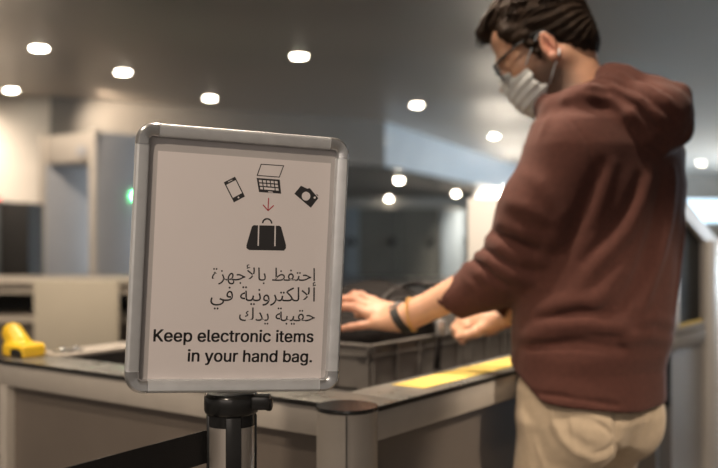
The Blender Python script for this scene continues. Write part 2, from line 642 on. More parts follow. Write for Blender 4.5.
def door(name, px0, px1, D, z1, m):
    x0, x1 = at(px0, 234, D).x, at(px1, 234, D).x
    o = struct(name, MB().box((x0, D - 0.06, 0), (x1, D, z1), 0.01), m)
    MB().box((x1 - 0.22, D - 0.12, 0.9), (x1 - 0.10, D - 0.06, 1.12), 0.01).build('door_handle', M['black_matte'], o)
    return o


door('door_1', 343, 359, 26.1, 1.95, M['blue_door'])
door('door_2', 359, 398, 26.1, 1.93, M['dark_door'])
door('door_3', 399, 438, 26.1, 1.93, M['dark_door'])
door('door_4', 441, 473, 26.1, 1.90, M['blue_door'])
struct('wall_pier', MB().box((3.25, 25.7, 0), (5.3, 26.3, Z_LOW)), M['wall'])
spot('pier_downlight', (3.9, 25.0, 2.4), (3.9, 26.2, 1.5), 1500, (1.0, 0.93, 0.82), 110, 0.6, 0.1)
spot('left_wall_downlight', (-6.3, 12.4, 3.15), (-6.0, 13.4, 2.0), 520, WARM, 110, 0.8, 0.1)
spot('bulkhead_downlight', (-3.6, 12.9, 3.15), (-3.3, 14.0, 2.6), 130, WARM, 110, 0.8, 0.1)

# downlights in the ceiling: (image position, ceiling height, where it is)
lamps = [
    (39, 48, Z_CEIL, 'round downlight nearest the upper left corner, brightest on the dark ceiling'),
    (11, 90, Z_CEIL, 'round downlight just above the bright left wall'),
    (123, 72, Z_CEIL, 'round downlight diagonally above the left corner of the sign'),
    (210, 98, Z_CEIL, 'round downlight just above the top rail of the sign'),
    (299, 56, Z_CEIL, 'round downlight high above the right end of the sign'),
    (417, 105, Z_CEIL, 'round downlight in front of the corner of the bulkhead'),
    (494, 136, Z_CEIL, 'round downlight in front of the shoulder of the man, above the blue bulkhead'),
    (701, 163, Z_CEIL, 'round downlight right behind the hood of the man'),
    (719, 180, Z_CEIL, 'round downlight cut by the right edge, above the window strip'),
    (399, 178, Z_LOW, 'round downlight under the low ceiling, highest of the three there'),
    (456, 192, Z_LOW, 'round downlight under the low ceiling, close to the lit pier'),
    (389, 197, Z_LOW, 'round downlight under the low ceiling, above the dark doors'),
]
proto = None
for px, py, zc, lab in lamps:
    D = (zc - CAM_Z) * F_PX / (234.0 - py)
    p = at(px, py, D)
    if proto is None:
        proto = empty('ceiling_light')
        MB().lathe([(0.086, -0.006), (0.105, -0.006), (0.11, 0.0), (0.086, 0.0), (0.086, -0.006)], 28).build('trim_ring', M['lamp_ring'], proto, smooth=True)
        MB().lathe([(0.0, -0.016), (0.03, -0.0155), (0.06, -0.0135), (0.080, -0.008), (0.086, 0.0), (0.0, 0.0)], 28).build('diffuser', M['lamp'], proto, smooth=True)
        o = proto
    else:
        o = copy_tree(proto)
    o.location = (p.x, p.y, zc - 0.001)
    if zc == Z_LOW:                      # low-ceiling lamps stretched into deep globes so their glow shows edge-on
        o.scale = (0.9, 0.9, 6.0)
    tag(o, lab, 'ceiling light', 'round ceiling downlights')

# ------------------------------------------------------------------ things far behind on the left
# walk-through metal detector
W, Dp = Vector((0.8, -0.6, 0)), Vector((0.6, 0.8, 0))
dt = empty('metal_detector', (at(42, 234, 9.9).x, 9.9, 0), math.atan2(W.y, W.x))
tag(dt, 'grey walk-through metal detector gate in front of the left wall', 'metal detector')
for nm, x0 in (('left', 0.0), ('right', 0.86)):
    p_ = MB().box((x0 - 0.04, 0, 0.0), (x0 + 0.04, 0.62, 2.26), 0.02).build('side_panel', M['detector'], dt, angle=40)
    MB().box((x0 - 0.05, -0.012, 0.0), (x0 + 0.05, 0.03, 2.28), 0.01).build('edge_strip', M['detector_trim'], p_, angle=40)
lt = MB().box((0.04, 0.02, 1.96), (0.82, 0.60, 2.26), 0.02).build('lintel', M['detector_trim'], dt, angle=40)
MB().box((0.60, -0.005, 2.02), (0.74, 0.02, 2.12), 0.005).build('display', M['detector'], lt)
MB().box((-0.06, -0.02, 0), (0.92, 0.64, 0.02), 0.005).build('threshold', M['far_black_shade'], dt)
MB().lathe([(0.0, -0.012), (0.03, -0.010), (0.034, 0)], 16, Matrix.Translation((0.918, 0.49, 1.62)) @ Matrix.Rotation(math.pi / 2, 4, 'Y')).build('indicator_lamp', M['green_led'], dt)

# black upright cabinet beside the detector
cb = empty('dark_cabinet', (at(14, 234, 8.6).x, 8.6, 0))
tag(cb, 'tall black cabinet standing left of the metal detector', 'cabinet')
MB().box((-0.13, 0, 0), (0.14, 0.4, 1.51), 0.015).build('body', M['far_black_shade'], cb, angle=40)
MB().box((-0.20, -0.02, 0), (-0.13, 0.42, 1.53), 0.01).build('side_panel', M['blue_door'], cb, angle=40)
MB().box((-0.16, -0.04, 1.53), (-0.12, 0.0, 1.57), 0.006).build('indicator_lamp', M['red_led'], cb)

# far inspection counter with open shelves and a pale screen in front
fc = empty('inspection_counter', (at(60, 234, 5.86).x, 5.86, 0))
tag(fc, 'long beige inspection counter with dark open shelves behind the sign', 'counter')
MB().box((-1.1, -0.02, 0.90), (1.5, 0.65, 0.93), 0.004).build('worktop', M['far_counter'], fc, angle=40)
MB().box((-1.1, 0.0, 0.845), (1.5, 0.04, 0.90)).build('front_rail', M['far_counter'], fc)
MB().box((-1.1, 0.45, 0.0), (1.5, 0.50, 0.845)).build('back_board', M['far_black_shade'], fc)  # shade of the open shelves is put into its near-black colour
MB().box((-1.1, 0.0, 0.66), (1.5, 0.45, 0.70)).build('shelf', M['far_counter'], fc)
MB().box((-1.1, 0.02, 0.05), (1.5, 0.06, 0.66)).build('lower_panel', M['panel'], fc)
for x in (-1.1, 0.44, 1.46):
    MB().box((x, 0.0, 0.0), (x + 0.04, 0.45, 0.845)).build('upright', M['far_counter'], fc)
sc_ = empty('pale_screen', (at(77, 234, 5.78).x, 5.78, 0))
tag(sc_, 'pale beige upright screen board standing against the inspection counter', 'screen')
MB().box((-0.265, -0.02, 0.06), (0.265, 0.012, 0.935), 0.006).build('board', M['far_panel'], sc_, angle=40)
for x in (-0.22, 0.18):
    MB().box((x, -0.10, 0.0), (x + 0.04, 0.012, 0.06), 0.004).build('foot', M['black_matte'], sc_)

# ------------------------------------------------------------------ roller counter in the foreground
KA = -math.atan2(0.5865, 0.81)
KO = Vector((-0.020, 1.559, 0))
KX, KY = Vector((math.cos(KA), math.sin(KA), 0)), Vector((-math.sin(KA), math.cos(KA), 0))


def kp(x, y, z):
    return KO + KX * x + KY * y + Vector((0, 0, z))


ct = empty('roller_counter', KO, KA)
tag(ct, 'grey aluminium roller counter with steel rim and round corner post', 'counter')
YE = 1.56
MB().box((-1.0, 0.0, 0.872), (-0.03, 0.035, 0.924), 0.004).build('front_rail', M['rail'], ct, angle=40)
MB().box((0.005, 0.03, 0.872), (0.042, YE, 0.924), 0.004).build('side_rail', M['rail'], ct, angle=40)
MB().box((-1.03, 0.0, 0.872), (-0.99, YE, 0.924), 0.004).build('far_rail', M['rail'], ct, angle=40)
MB().box((-1.0, -0.002, 0.924), (0.044, 0.118, 0.930), 0.002).build('front_rim', M['steel_top'], ct, angle=40)
MB().box((-0.088, 0.118, 0.924), (0.044, YE, 0.930), 0.002).build('side_rim', M['steel_top'], ct, angle=40)
MB().box((-1.03, 0.118, 0.924), (-0.93, YE, 0.934), 0.003).build('far_rim', M['rail'], ct, angle=40)
MB().box((-1.03, -0.0045, 0.9235), (-0.04, -0.0005, 0.9315)).box((0.0425, 0.03, 0.9235), (0.0465, YE, 0.9315)).build('edge_strip', M['black_matte'], ct)
MB().box((-0.93, 0.112, 0.80), (-0.088, 0.118, 0.924)).box((-0.092, 0.118, 0.80), (-0.088, YE, 0.924)).box((-0.934, 0.118, 0.80), (-0.93, YE, 0.924)).build('inner_lining', M['bed'], ct)
MB().box((-0.93, 0.118, 0.79), (-0.092, YE, 0.80)).build('bed', M['bed'], ct)
for i in range(23):
    y = 0.16 + i * 0.061
    MB().tube([(-0.926, y, 0.84), (-0.096, y, 0.84)], 0.02, 14).build('roller', M['roller'], ct, angle=60)
MB().box((-0.985, 0.022, 0.08), (-0.04, 0.034, 0.872)).build('front_panel', M['panel'], ct)
MB().box((-0.002, 0.04, 0.12), (0.008, YE, 0.872)).build('side_panel', M['panel'], ct)
MB().box((-1.0, -0.002, 0.0), (-0.972, 0.04, 0.874), 0.004).build('corner_leg', M['rail'], ct, angle=40)
MB().box((-1.02, YE - 0.05, 0.0), (-0.98, YE - 0.01, 0.874), 0.004).build('corner_leg', M['rail'], ct, angle=40)
MB().box((-0.05, YE - 0.05, 0.0), (-0.01, YE - 0.01, 0.874), 0.004).build('corner_leg', M['rail'], ct, angle=40)
cp = MB()
prof = []
for k in range(40):
    a = 2 * math.pi * k / 40
    prof.append((0.051 * math.cos(a), 0.051 * math.sin(a)))
cp.prism(prof, 0.0, 0.926)
post = cp.build('corner_post', M['rail'], ct, angle=40)
MB().lathe([(0, 0.926), (0.0515, 0.926), (0.053, 0.929), (0.052, 0.933), (0.0, 0.933)], 40).build('post_cap', M['black_plastic'], post, angle=30)
MB().box((-0.001, -0.0522, 0.0), (0.001, -0.050, 0.925), 0, Matrix.Rotation(0.62, 4, 'Z')).build('post_seam', M['black_matte'], post)
MB().box((-0.985, 0.13, 0.934), (-0.95, 0.20, 0.940), 0.002).build('hinge_plate', M['steel_top'], ct)
for y in (0.145, 0.185):
    MB().lathe([(0.0, 0.947), (0.005, 0.946), (0.007, 0.943), (0.007, 0.94)], 14, Matrix.Translation((-0.967, y, 0))).build('bolt', M['chrome'], ct, smooth=True)
tp = MB().box((-0.066, 0.233, 0.9302), (0.008, YE - 0.02, 0.9310)).build('tape', M['tape'], ct)

# yellow plastic thing on the left corner
yh = Solid()
yc = kp(-1.005, 0.07, 0.930)
ux, uy = KX, KY
yb = [list(KX), list(KY), [0, 0, 1]]
yh.rbox(yc + Vector((0, 0, 0.016)) - KX * 0.002, (0.042, 0.034, 0.016), 0.009, yb, 0.004)
yh.cap(yc + Vector((0, 0, 0.028)) - KX * 0.022, yc + Vector((0, 0, 0.052)) - KX * 0.048, 0.027, 0.025, 0.010)
yh.ell(yc + KX * 0.012 - KY * 0.038 + Vector((0, 0, 0.010)), (0.024, 0.020, 0.012), yb, 0.002, 's')
yo = empty('plastic_holder', yc)
tag(yo, 'yellow plastic holder with a rounded top lying on the left corner of the roller counter', 'holder')
b_ = yh.mesh('body', 0.003, M['yellow'])
b_.parent = yo
b_.matrix_parent_inverse = Matrix.Translation(-yc)
d_ = MB().box((-0.022, -0.012, -0.009), (0.022, 0.012, 0.010), 0.004).build('hole_shade', M['black_matte'], yo)  # black block in the hole, standing for the shade inside
d_.location = KX * 0.012 - KY * 0.022 + Vector((0, 0, 0.0105))
d_.rotation_euler = (0, 0, KA)

# ------------------------------------------------------------------ x-ray tunnel behind the man
xt = empty('scanner_tunnel', KO, KA)
tag(xt, 'off-white scanner tunnel hood with dark opening behind the man', 'scanner')
Y0, Y1 = 1.60, 2.06
side = [(Y0, 0.93), (Y0, 1.345), (1.66, 1.345), (Y1, 1.195), (Y1, 0.93)]


def yz(poly, x0, x1):
    m = Matrix(((0, 0, 1, 0), (1, 0, 0, 0), (0, 1, 0, 0), (0, 0, 0, 1)))
    return MB().prism(poly, x0, x1, m)


hd = yz([(Y0, 1.29), (Y0, 1.345), (1.66, 1.345), (Y1 + 0.01, 1.20), (Y1 + 0.01, 1.145), (1.65, 1.29)], -0.66, 0.052).build('hood', M['tunnel'], xt)
MB().box((-0.04, Y0 - 0.005, 0.93), (0.052, Y0 + 0.05, 1.345), 0.006).build('entry_post', M['tunnel'], xt, angle=40)
MB().box((-0.665, Y0 - 0.005, 0.93), (-0.50, Y0 + 0.05, 1.345), 0.006).build('entry_post', M['tunnel'], xt, angle=40)
MB().box((-0.03, Y1 - 0.14, 0.0), (0.056, Y1 + 0.10, 1.20), 0.008).build('end_post', M['tunnel'], xt, angle=40)
MB().box((-0.66, Y1 - 0.08, 0.0), (-0.58, Y1 + 0.01, 1.20), 0.008).build('end_post', M['tunnel'], xt, angle=40)
yz([(Y0 + 0.045, 0.93), (Y0 + 0.045, 1.30), (1.65, 1.30), (Y1 - 0.02, 1.17), (Y1 - 0.02, 0.93)], 0.025, 0.035).build('side_screen', M['black_matte'], xt)
yz([(Y0 + 0.045, 0.93), (Y0 + 0.045, 1.30), (1.65, 1.30), (Y1 - 0.02, 1.17), (Y1 - 0.02, 0.93)], -0.64, -0.63).build('side_screen', M['black_matte'], xt)
for i in range(6):
    MB().box((-0.498 + i * 0.076, Y0 + 0.02, 0.905), (-0.425 + i * 0.076, Y0 + 0.026, 1.30)).build('curtain_strip', M['black_matte'], xt)
MB().box((-0.70, Y0 - 0.02, 0.86), (0.052, Y1 + 0.5, 0.905), 0.006).build('conveyor', M['tunnel_side'], xt, angle=40)
MB().box((0.0, Y0 - 0.02, 0.905), (0.05, Y1 + 0.5, 0.93), 0.006).build('conveyor_rail', M['tunnel_side'], xt, angle=40)
MB().box((0.03, Y0, 0.906 + 0.024), (0.048, Y1 - 0.15, 0.938)).build('tape_strip', M['tape'], xt)
MB().box((-0.70, Y0 - 0.034, 0.70), (0.045, Y0 - 0.021, 0.925)).build('end_blackout', M['black_matte'], xt)  # black board added to hide the overlit conveyor end
MB().box((0.0, Y0, 0.0), (0.04, Y1 + 0.5, 0.86)).box((-0.66, Y0, 0.0), (-0.62, Y1 + 0.5, 0.86)).build('side_cladding', M['tunnel_side'], xt)

# ------------------------------------------------------------------ trays


def make_tray():
    t = empty('luggage_tray')
    L, Wd, H, th = 0.60, 0.42, 0.105, 0.004
    sh = MB()
    sh.box((-L / 2 + 0.012, -Wd / 2 + 0.012, 0), (L / 2 - 0.012, Wd / 2 - 0.012, 0.006))
    for s in (-1, 1):
        sh.box((s * (L / 2 - 0.012) - th / 2, -Wd / 2 + 0.012, 0), (s * (L / 2 - 0.012) + th / 2, Wd / 2 - 0.012, H))
        sh.box((-L / 2 + 0.012, s * (Wd / 2 - 0.012) - th / 2, 0), (L / 2 - 0.012, s * (Wd / 2 - 0.012) + th / 2, H))
    rim = MB()
    for z0, z1, o in ((H - 0.006, H, 0.0), (H - 0.03, H - 0.026, 0.002)):
        for s in (-1, 1):
            rim.box((s * (L / 2 - 0.006) - 0.008, -Wd / 2 + o, z0), (s * (L / 2 - 0.006) + 0.006 - o, Wd / 2 - o, z1), 0.0015)
            rim.box((-L / 2 + o, s * (Wd / 2 - 0.006) - 0.007, z0), (L / 2 - o, s * (Wd / 2 - 0.006) + 0.006 - o, z1), 0.0015)
    rim.build('rim', M['tray'], t, angle=40)
    rb = sh
    for s in (-1, 1):
        for i in range(5):
            y = -Wd / 2 + 0.014 + i * (Wd - 0.028) / 4
            rb.box((s * (L / 2 - 0.006) - 0.006, y - 0.003, 0.0), (s * (L / 2 - 0.006) + 0.004, y + 0.003, H - 0.004))
        for i in range(7):
            x = -L / 2 + 0.014 + i * (L - 0.028) / 6
            rb.box((x - 0.003, s * (Wd / 2 - 0.006) - 0.006, 0.0), (x + 0.003, s * (Wd / 2 - 0.006) + 0.004, H - 0.004))
    rb.build('shell', M['tray'], t)
    return t


ROLL = 0.8602
tr = make_tray()
tr.location = kp(-0.292 - 0.30, 0.489 + 0.21, ROLL)
tr.rotation_euler = (0, 0, KA)
tag(tr, 'grey plastic tray on the rollers holding the black backpack under the hands', 'tray', 'grey luggage trays')
tr2 = copy_tree(tr)
tr2.location = kp(-0.292 - 0.30, 0.489 + 0.21 + 0.45, ROLL)
tag(tr2, 'grey plastic tray on the rollers partly hidden behind the sleeve, next to the backpack tray', 'tray', 'grey luggage trays')

# ------------------------------------------------------------------ backpack in the tray
TC = kp(-0.592, 0.699, ROLL + 0.0062)
bp_ = Solid()
fr = [list(KX), list(KY), [0, 0, 1]]
bp_.rbox(TC + KX * 0.03 + Vector((0, 0, 0.075)), (0.245, 0.172, 0.073), 0.045, fr, 0.02)
bp_.ell(TC + KX * 0.10 + KY * 0.085 + Vector((0, 0, 0.115)), (0.17, 0.095, 0.115), fr, 0.05)
bp_.ell(TC + KX * 0.07 + KY * 0.05 + Vector((0, 0, 0.12)), (0.15, 0.10, 0.08), fr, 0.04)
bp_.ell(TC - KX * 0.12 - KY * 0.06 + Vector((0, 0, 0.115)), (0.12, 0.10, 0.045), fr, 0.04)
bp_.plane(TC + Vector((0, 0, 0.001)), (0, 0, -1))
for a, b, c in ((0.17, 0.10, 0.006), (0.10, 0.02, 0.005), (-0.1, 0.0, 0.006)):
    pass


def wr(P):
    q = P * 38.0
    return 0.0022 * (np.sin(q[:, 0] + 1.7 * np.sin(q[:, 2] * 0.7)) * np.sin(q[:, 1] * 0.8 + q[:, 2]))


bp_.warp(wr)
bk = empty('backpack', TC)
tag(bk, 'black nylon backpack lying in the grey tray under the hand of the man', 'backpack')
bb = bp_.mesh('bag_body', 0.0045, M['bag'])
bb.parent = bk
bb.matrix_parent_inverse = Matrix.Translation(-TC)


def bagpt(px, py, lift=0.002):
    p = Vector(bp_.hit(px, py))
    d = (p - Vector((0, 0, CAM_Z))).normalized()
    return p - d * lift


def in_bag(mb, name, m):
    o = mb.build(name, m, bk, smooth=True)
    o.matrix_parent_inverse = Matrix.Translation(-TC)
    return o


in_bag(MB().tube([bagpt(x, y) for x, y in ((380, 303), (386, 296), (394, 290), (404, 286), (416, 284), (430, 284), (446, 285))], 0.006, 8), 'zip_piping', M['bag_trim'])
in_bag(MB().tube([bagpt(x, y) for x, y in ((376, 306), (386, 303), (398, 299), (412, 297), (428, 296))], 0.004, 8), 'seam', M['bag_trim'])
hp = [bagpt(402, 287, 0.004), bagpt(408, 284, 0.010), bagpt(415, 283, 0.014), bagpt(422, 284, 0.010), bagpt(428, 287, 0.004)]
in_bag(MB().tube(hp, 0.008, 8, flat=0.004), 'grab_handle', M['bag'])
# shoulder strap hanging over the tray rim with a silver buckle
rx = -0.292 + 0.008
s0 = kp(rx - 0.07, 0.755, 1.005)
strap = [kp(rx - 0.09, 0.77, 0.98), kp(rx - 0.045, 0.765, 1.01), kp(rx + 0.004, 0.755, 0.995), kp(rx + 0.018, 0.745, 0.965), kp(rx + 0.018, 0.735, 0.92), kp(rx + 0.020, 0.728, 0.885)]
in_bag(MB().tube(strap, 0.011, 8, flat=0.003), 'strap', M['bag'])
bmk = MB().box((-0.004, -0.017, -0.02), (0.006, 0.017, 0.02), 0.003, Matrix.Translation(kp(rx + 0.016, 0.752, 0.985)) @ Matrix.Rotation(KA, 4, 'Z'))
in_bag(bmk, 'strap_buckle', M['buckle'])

# ------------------------------------------------------------------ stanchion with belt
PX_, PY_ = at(231.5, 234, 1.225).x, 1.225
st = empty('queue_stanchion', (PX_, PY_, 0))
tag(st, 'steel belt barrier post with black top carrying the sign', 'stanchion')
zt = 1.22 - (393 - 234) / F_PX * 1.225
ztube = zt - 0.027
MB().lathe([(0, 0), (0.17, 0), (0.175, 0.006), (0.17, 0.014), (0.05, 0.024), (0.04, 0.03), (0.0, 0.03)], 40).build('base_plate', M['black_matte'], st, smooth=True)
MB().lathe([(0.0312, 0.02), (0.0312, ztube)], 40).build('tube', M['steel_post'], st, smooth=True)
cs = MB().box((-0.0335, -0.0335, ztube - 0.11), (0.0335, 0.0335, ztube - 0.002), 0.004, Matrix.Rotation(0.20, 4, 'Z'))
# black cassette: a core with four vertical channels showing steel between them
cas = MB()
cas.lathe([(0.0, ztube + 0.001), (0.0316, ztube + 0.001), (0.0316, ztube - 0.014), (0.0, ztube - 0.014)], 40)
for a in (-1.35, -1.35 + math.pi / 2, -1.35 + math.pi, -1.35 + 1.5 * math.pi):
    cas.box((0.022, -0.010, ztube - 0.16), (0.0326, 0.010, ztube), 0.002, Matrix.Rotation(a, 4, 'Z'))
cas.build('belt_channels', M['black_plastic'], st, angle=40)
cs.bm.free()
MB().lathe([(0, zt + 0.001), (0.032, zt + 0.001), (0.0345, zt - 0.001), (0.0358, zt - 0.004), (0.0358, zt - 0.021), (0.0345, zt - 0.0245), (0.031, zt - 0.027), (0.0, zt - 0.027)], 48).build('head', M['black_plastic'], st, angle=35)
kn = MB().box((0.028, -0.022, zt - 0.019), (0.052, 0.004, zt - 0.001), 0.003).box((0.046, -0.018, zt - 0.021), (0.055, 0.0, zt - 0.004), 0.003)
kn.build('clamp_knob', M['black_plastic'], st, angle=40)
bd = Vector((at(72, 234, 1.035).x - at(207, 234, 1.225).x, 1.035 - 1.225, 0)).normalized()
bl = MB()
a0 = Vector((-0.033, -0.004, 0))
n_ = Vector((-bd.y, bd.x, 0)) * 0.0007
z1 = CAM_Z - (430 - 234) / F_PX * 1.222
L_ = 1.5
v = [a0 + n_, a0 + bd * L_ + n_, a0 + bd * L_ - n_, a0 - n_]
bl.prism([(p.x, p.y) for p in v], z1 - 0.043, z1)
bl.build('belt', M['belt'], st)

# ------------------------------------------------------------------ the sign
DL = 1.15
TL = at(137.05, 121.7, DL)
U = Vector((2660, F_PX, -125)).normalized()
Vv = Vector((0.0458, 0, 1.0))
Vv = (Vv - U * Vv.dot(U)).normalized()
Nn = U.cross(Vv).normalized()          # towards the camera
if Nn.y > 0:
    Nn = -Nn
SW, SH = 0.277, 0.336
S0 = TL - Vv * SH
sg = empty('sign_board', S0)
sm = Matrix((U, Vv, Nn)).transposed().to_4x4()
sm.translation = S0
sg.matrix_world = sm
tag(sg, 'aluminium framed notice board asking to keep electronic items in the hand bag', 'sign')


def sp(px, py, n=0.0):
    """image position -> (u, v) on the sign's face"""
    d = Vector(((px - 359.0) / F_PX, 1.0, -(py - 234.0) / F_PX))
    p0 = S0 + Nn * n - Vector((0, 0, CAM_Z))
    t = p0.dot(Nn) / d.dot(Nn)
    q = Vector((0, 0, CAM_Z)) + d * t - S0
    return q.dot(U), q.dot(Vv)


FW, TH = 0.0165, 0.012
CR = 0.027


def rail_prof():
    return [(0, -TH), (0, 0.002), (0.0012, 0.005), (0.0035, 0.0066), (0.013, 0.0056), (0.0155, 0.004), (FW, 0.001), (FW, -TH)]


def rail(p0, p1, inward, name):
    d = (Vector(p1) - Vector(p0))
    L = d.length
    d.normalize()
    iw = Vector(inward)
    m = Matrix(((iw.x, 0, d.x, p0[0]), (iw.y, 0, d.y, p0[1]), (0, 1, 0, 0), (0, 0, 0, 1)))
    return MB().prism(rail_prof(), 0, L, m).build(name, M['alu'], sg, angle=30)


rail((CR, 0), (SW - CR, 0), (0, 1, 0), 'frame_rail')
rail((CR, SH), (SW - CR, SH), (0, -1, 0), 'frame_rail')
rail((0, CR), (0, SH - CR), (1, 0, 0), 'frame_rail')
rail((SW, CR), (SW, SH - CR), (-1, 0, 0), 'frame_rail')


def corner(cx, cy, sx, sy):
    t = bmesh.new()
    pr = [(a, b + (0.0008 if b > -TH else 0)) for a, b in rail_prof()]
    rings = []

    def ring(fx, fy, ang, arc):
        pass
    R = 0.021
    path = [((CR, 0), (0, 1))]
    for k in range(9):
        a = math.pi / 2 * k / 8
        n = Vector((math.sin(a), math.cos(a)))
        path.append(((R - R * math.sin(a), R - R * math.cos(a)), (n.x, n.y)))
    path.append(((0, CR), (1, 0)))
    for (o, n) in path:
        rg = []
        for w, h in pr:
            w2 = w
            x, y = o[0] + n[0] * w2, o[1] + n[1] * w2
            x, y = (x if x < FW or o[0] >= CR - 1e-6 else x), y
            rg.append(t.verts.new((cx + sx * x, cy + sy * y, h)))
        rings.append(rg)
    for A, B in zip(rings[:-1], rings[1:]):
        for k in range(len(pr)):
            t.faces.new((A[k], A[(k + 1) % len(pr)], B[(k + 1) % len(pr)], B[k]))
    t.faces.new(rings[0])
    t.faces.new(rings[-1])
    # square inner tab that fills the inside of the bend
    bmesh.ops.recalc_face_normals(t, faces=t.faces[:])
    mb = MB()
    mb._add(t)
    x0, x1 = sorted((cx + sx * 0.012, cx + sx * CR))
    y0, y1 = sorted((cy + sy * 0.016, cy + sy * CR))
    x0b, x1b = sorted((cx + sx * 0.008, cx + sx * FW))
    y0b, y1b = sorted((cy + sy * 0.008, cy + sy * FW))
    mb.box((x0b, y0b, -TH), (x1b, y1b, 0.0032), 0.001)
    return mb.build('corner_cap', M['chrome'], sg, angle=40)


corner(0, 0, 1, 1)
corner(SW, 0, -1, 1)
corner(0, SH, 1, -1)
corner(SW, SH, -1, -1)
MB().box((0.012, 0.012, -TH - 0.001), (SW - 0.012, SH - 0.012, -0.0045)).build('backing_board', M['sign_back'], sg)
pu0, pv1 = sp(158.5, 150.5)
pu1 = SW - FW - 0.006
po = MB().box((pu0, FW - 0.002, -0.0045), (pu1, pv1, -0.0040)).build('poster', M['paper'], sg)
MB().box((SW * 0.44 - 0.02, -0.003, -TH - 0.006), (SW * 0.44 + 0.04, 0.03, -TH - 0.001), 0.002).build('mounting_bracket', M['black_plastic'], sg)
IZ = -0.0040


def ink(name, polys, m=None, z=0.00012, whites=(), par=None):
    mb = MB()
    for p in polys:
        mb.prism(p, IZ, IZ + z)
    o = mb.build(name, m or M['ink'], par or po)
    if whites:
        w = MB()
        for p in whites:
            w.prism(p, IZ + z - 0.00002, IZ + z + 0.00008)
        w.build('white_area', M['paper'], o)
    return o


def C(x, y):          # measured on a 3.341x enlargement of the sign's upper right part
    return sp(180 + x / 3.341, 130 + y / 3.341, IZ)


def quad_lerp(q, s, t):
    a = Vector(q[0]).lerp(Vector(q[1]), s)
    b = Vector(q[3]).lerp(Vector(q[2]), s)
    return a.lerp(b, t)


def sub(q, s0, s1, t0, t1):
    return [tuple(quad_lerp(q, s, t)) for s, t in ((s0, t0), (s1, t0), (s1, t1), (s0, t1))]


def circ(c, r, n=24, a0=0, a1=2 * math.pi):
    return [(c[0] + r * math.cos(a0 + (a1 - a0) * k / n), c[1] + r * math.sin(a0 + (a1 - a0) * k / n)) for k in range(n)]


mpp = (Vector(C(100, 0)) - Vector(C(0, 0))).length / 100
# phone
q = [C(146, 175), C(184, 156), C(217, 222), C(180, 242)]
ink('phone_icon', [sub(q, 0, 1, 0, 1)], whites=[sub(q, 0.09, 0.91, 0.15, 0.80), circ(quad_lerp(q, 0.5, 0.90), 3.2 * mpp, 12), sub(q, 0.3, 0.7, 0.06, 0.085)])
# laptop
q = [C(270, 113), C(348, 118), C(333, 159), C(256, 153)]
ink('laptop_icon', [sub(q, 0, 1, 0, 0.07), sub(q, 0, 1, 0.93, 1), sub(q, 0, 0.04, 0, 1), sub(q, 0.96, 1, 0, 1)])
q = [C(256, 160), C(333, 166), C(338, 213), C(264, 207)]
keys = []
for r in range(3):
    n = (5, 5, 3)[r]
    for c in range(n):
        if r < 2:
            s0, s1 = 0.08 + c * 0.172, 0.08 + c * 0.172 + 0.125
        else:
            s0, s1 = ((0.08, 0.20), (0.25, 0.72), (0.77, 0.90))[c]
        keys.append(sub(q, s0, s1, 0.13 + r * 0.25, 0.13 + r * 0.25 + 0.165))
keys.append(sub(q, 0.42, 0.62, 0.90, 0.97))
ink('keyboard_icon', [sub(q, 0, 1, 0, 1)], whites=keys)
# arrow
a, b = C(296, 227), C(294, 268)


def bar(p, q_, w):
    p, q_ = Vector(p), Vector(q_)
    d = (q_ - p).normalized()
    n = Vector((-d.y, d.x)) * w / 2
    return [tuple(p + n), tuple(p - n), tuple(q_ - n), tuple(q_ + n)]


ink('arrow_icon', [bar(a, b, 3.6 * mpp), bar(C(277, 250), C(295, 270), 3.8 * mpp), bar(C(313, 252), C(293.5, 270), 3.8 * mpp)], M['red_ink'])
# bag
body = [C(*p) for p in ((246, 318), (332, 320), (338, 324), (354, 384), (354, 395), (347, 403), (231, 401), (222, 395), (222, 385), (240, 323))]
hc = C(291, 312)
ho, hi_ = 18.5 * mpp, 13.0 * mpp
arc = circ(hc, ho, 20, 0, math.pi) + [(hc[0] - ho, hc[1])] + [(hc[0] - hi_, hc[1])] + circ(hc, hi_, 20, math.pi, 0)
ink('bag_icon', [body], whites=[bar(C(263, 318), C(261, 387), 4.5 * mpp), bar(C(318, 319), C(317, 388), 4.5 * mpp)])
hs = MB()
for k in range(16):
    a0_, a1_ = math.pi * k / 16, math.pi * (k + 1) / 16
    hs.prism([(hc[0] + r_ * math.cos(t_), hc[1] + r_ * math.sin(t_)) for r_, t_ in ((hi_, a0_), (ho, a0_), (ho, a1_), (hi_, a1_))], IZ, IZ + 0.00012)
hs.build('bag_handle_icon', M['ink'], po)
# camera
camp = [C(*p) for p in ((404, 186), (425, 196), (434, 194), (442, 204), (462, 228), (437, 260), (382, 213))]
ink('camera_icon', [camp, [C(*p) for p in ((452, 212), (460, 216), (463, 222), (455, 219))]], whites=[circ(C(421, 221), 15.5 * mpp, 28), circ(C(450, 226), 4 * mpp, 12), bar(C(446, 205), C(463, 226), 2.2 * mpp)])


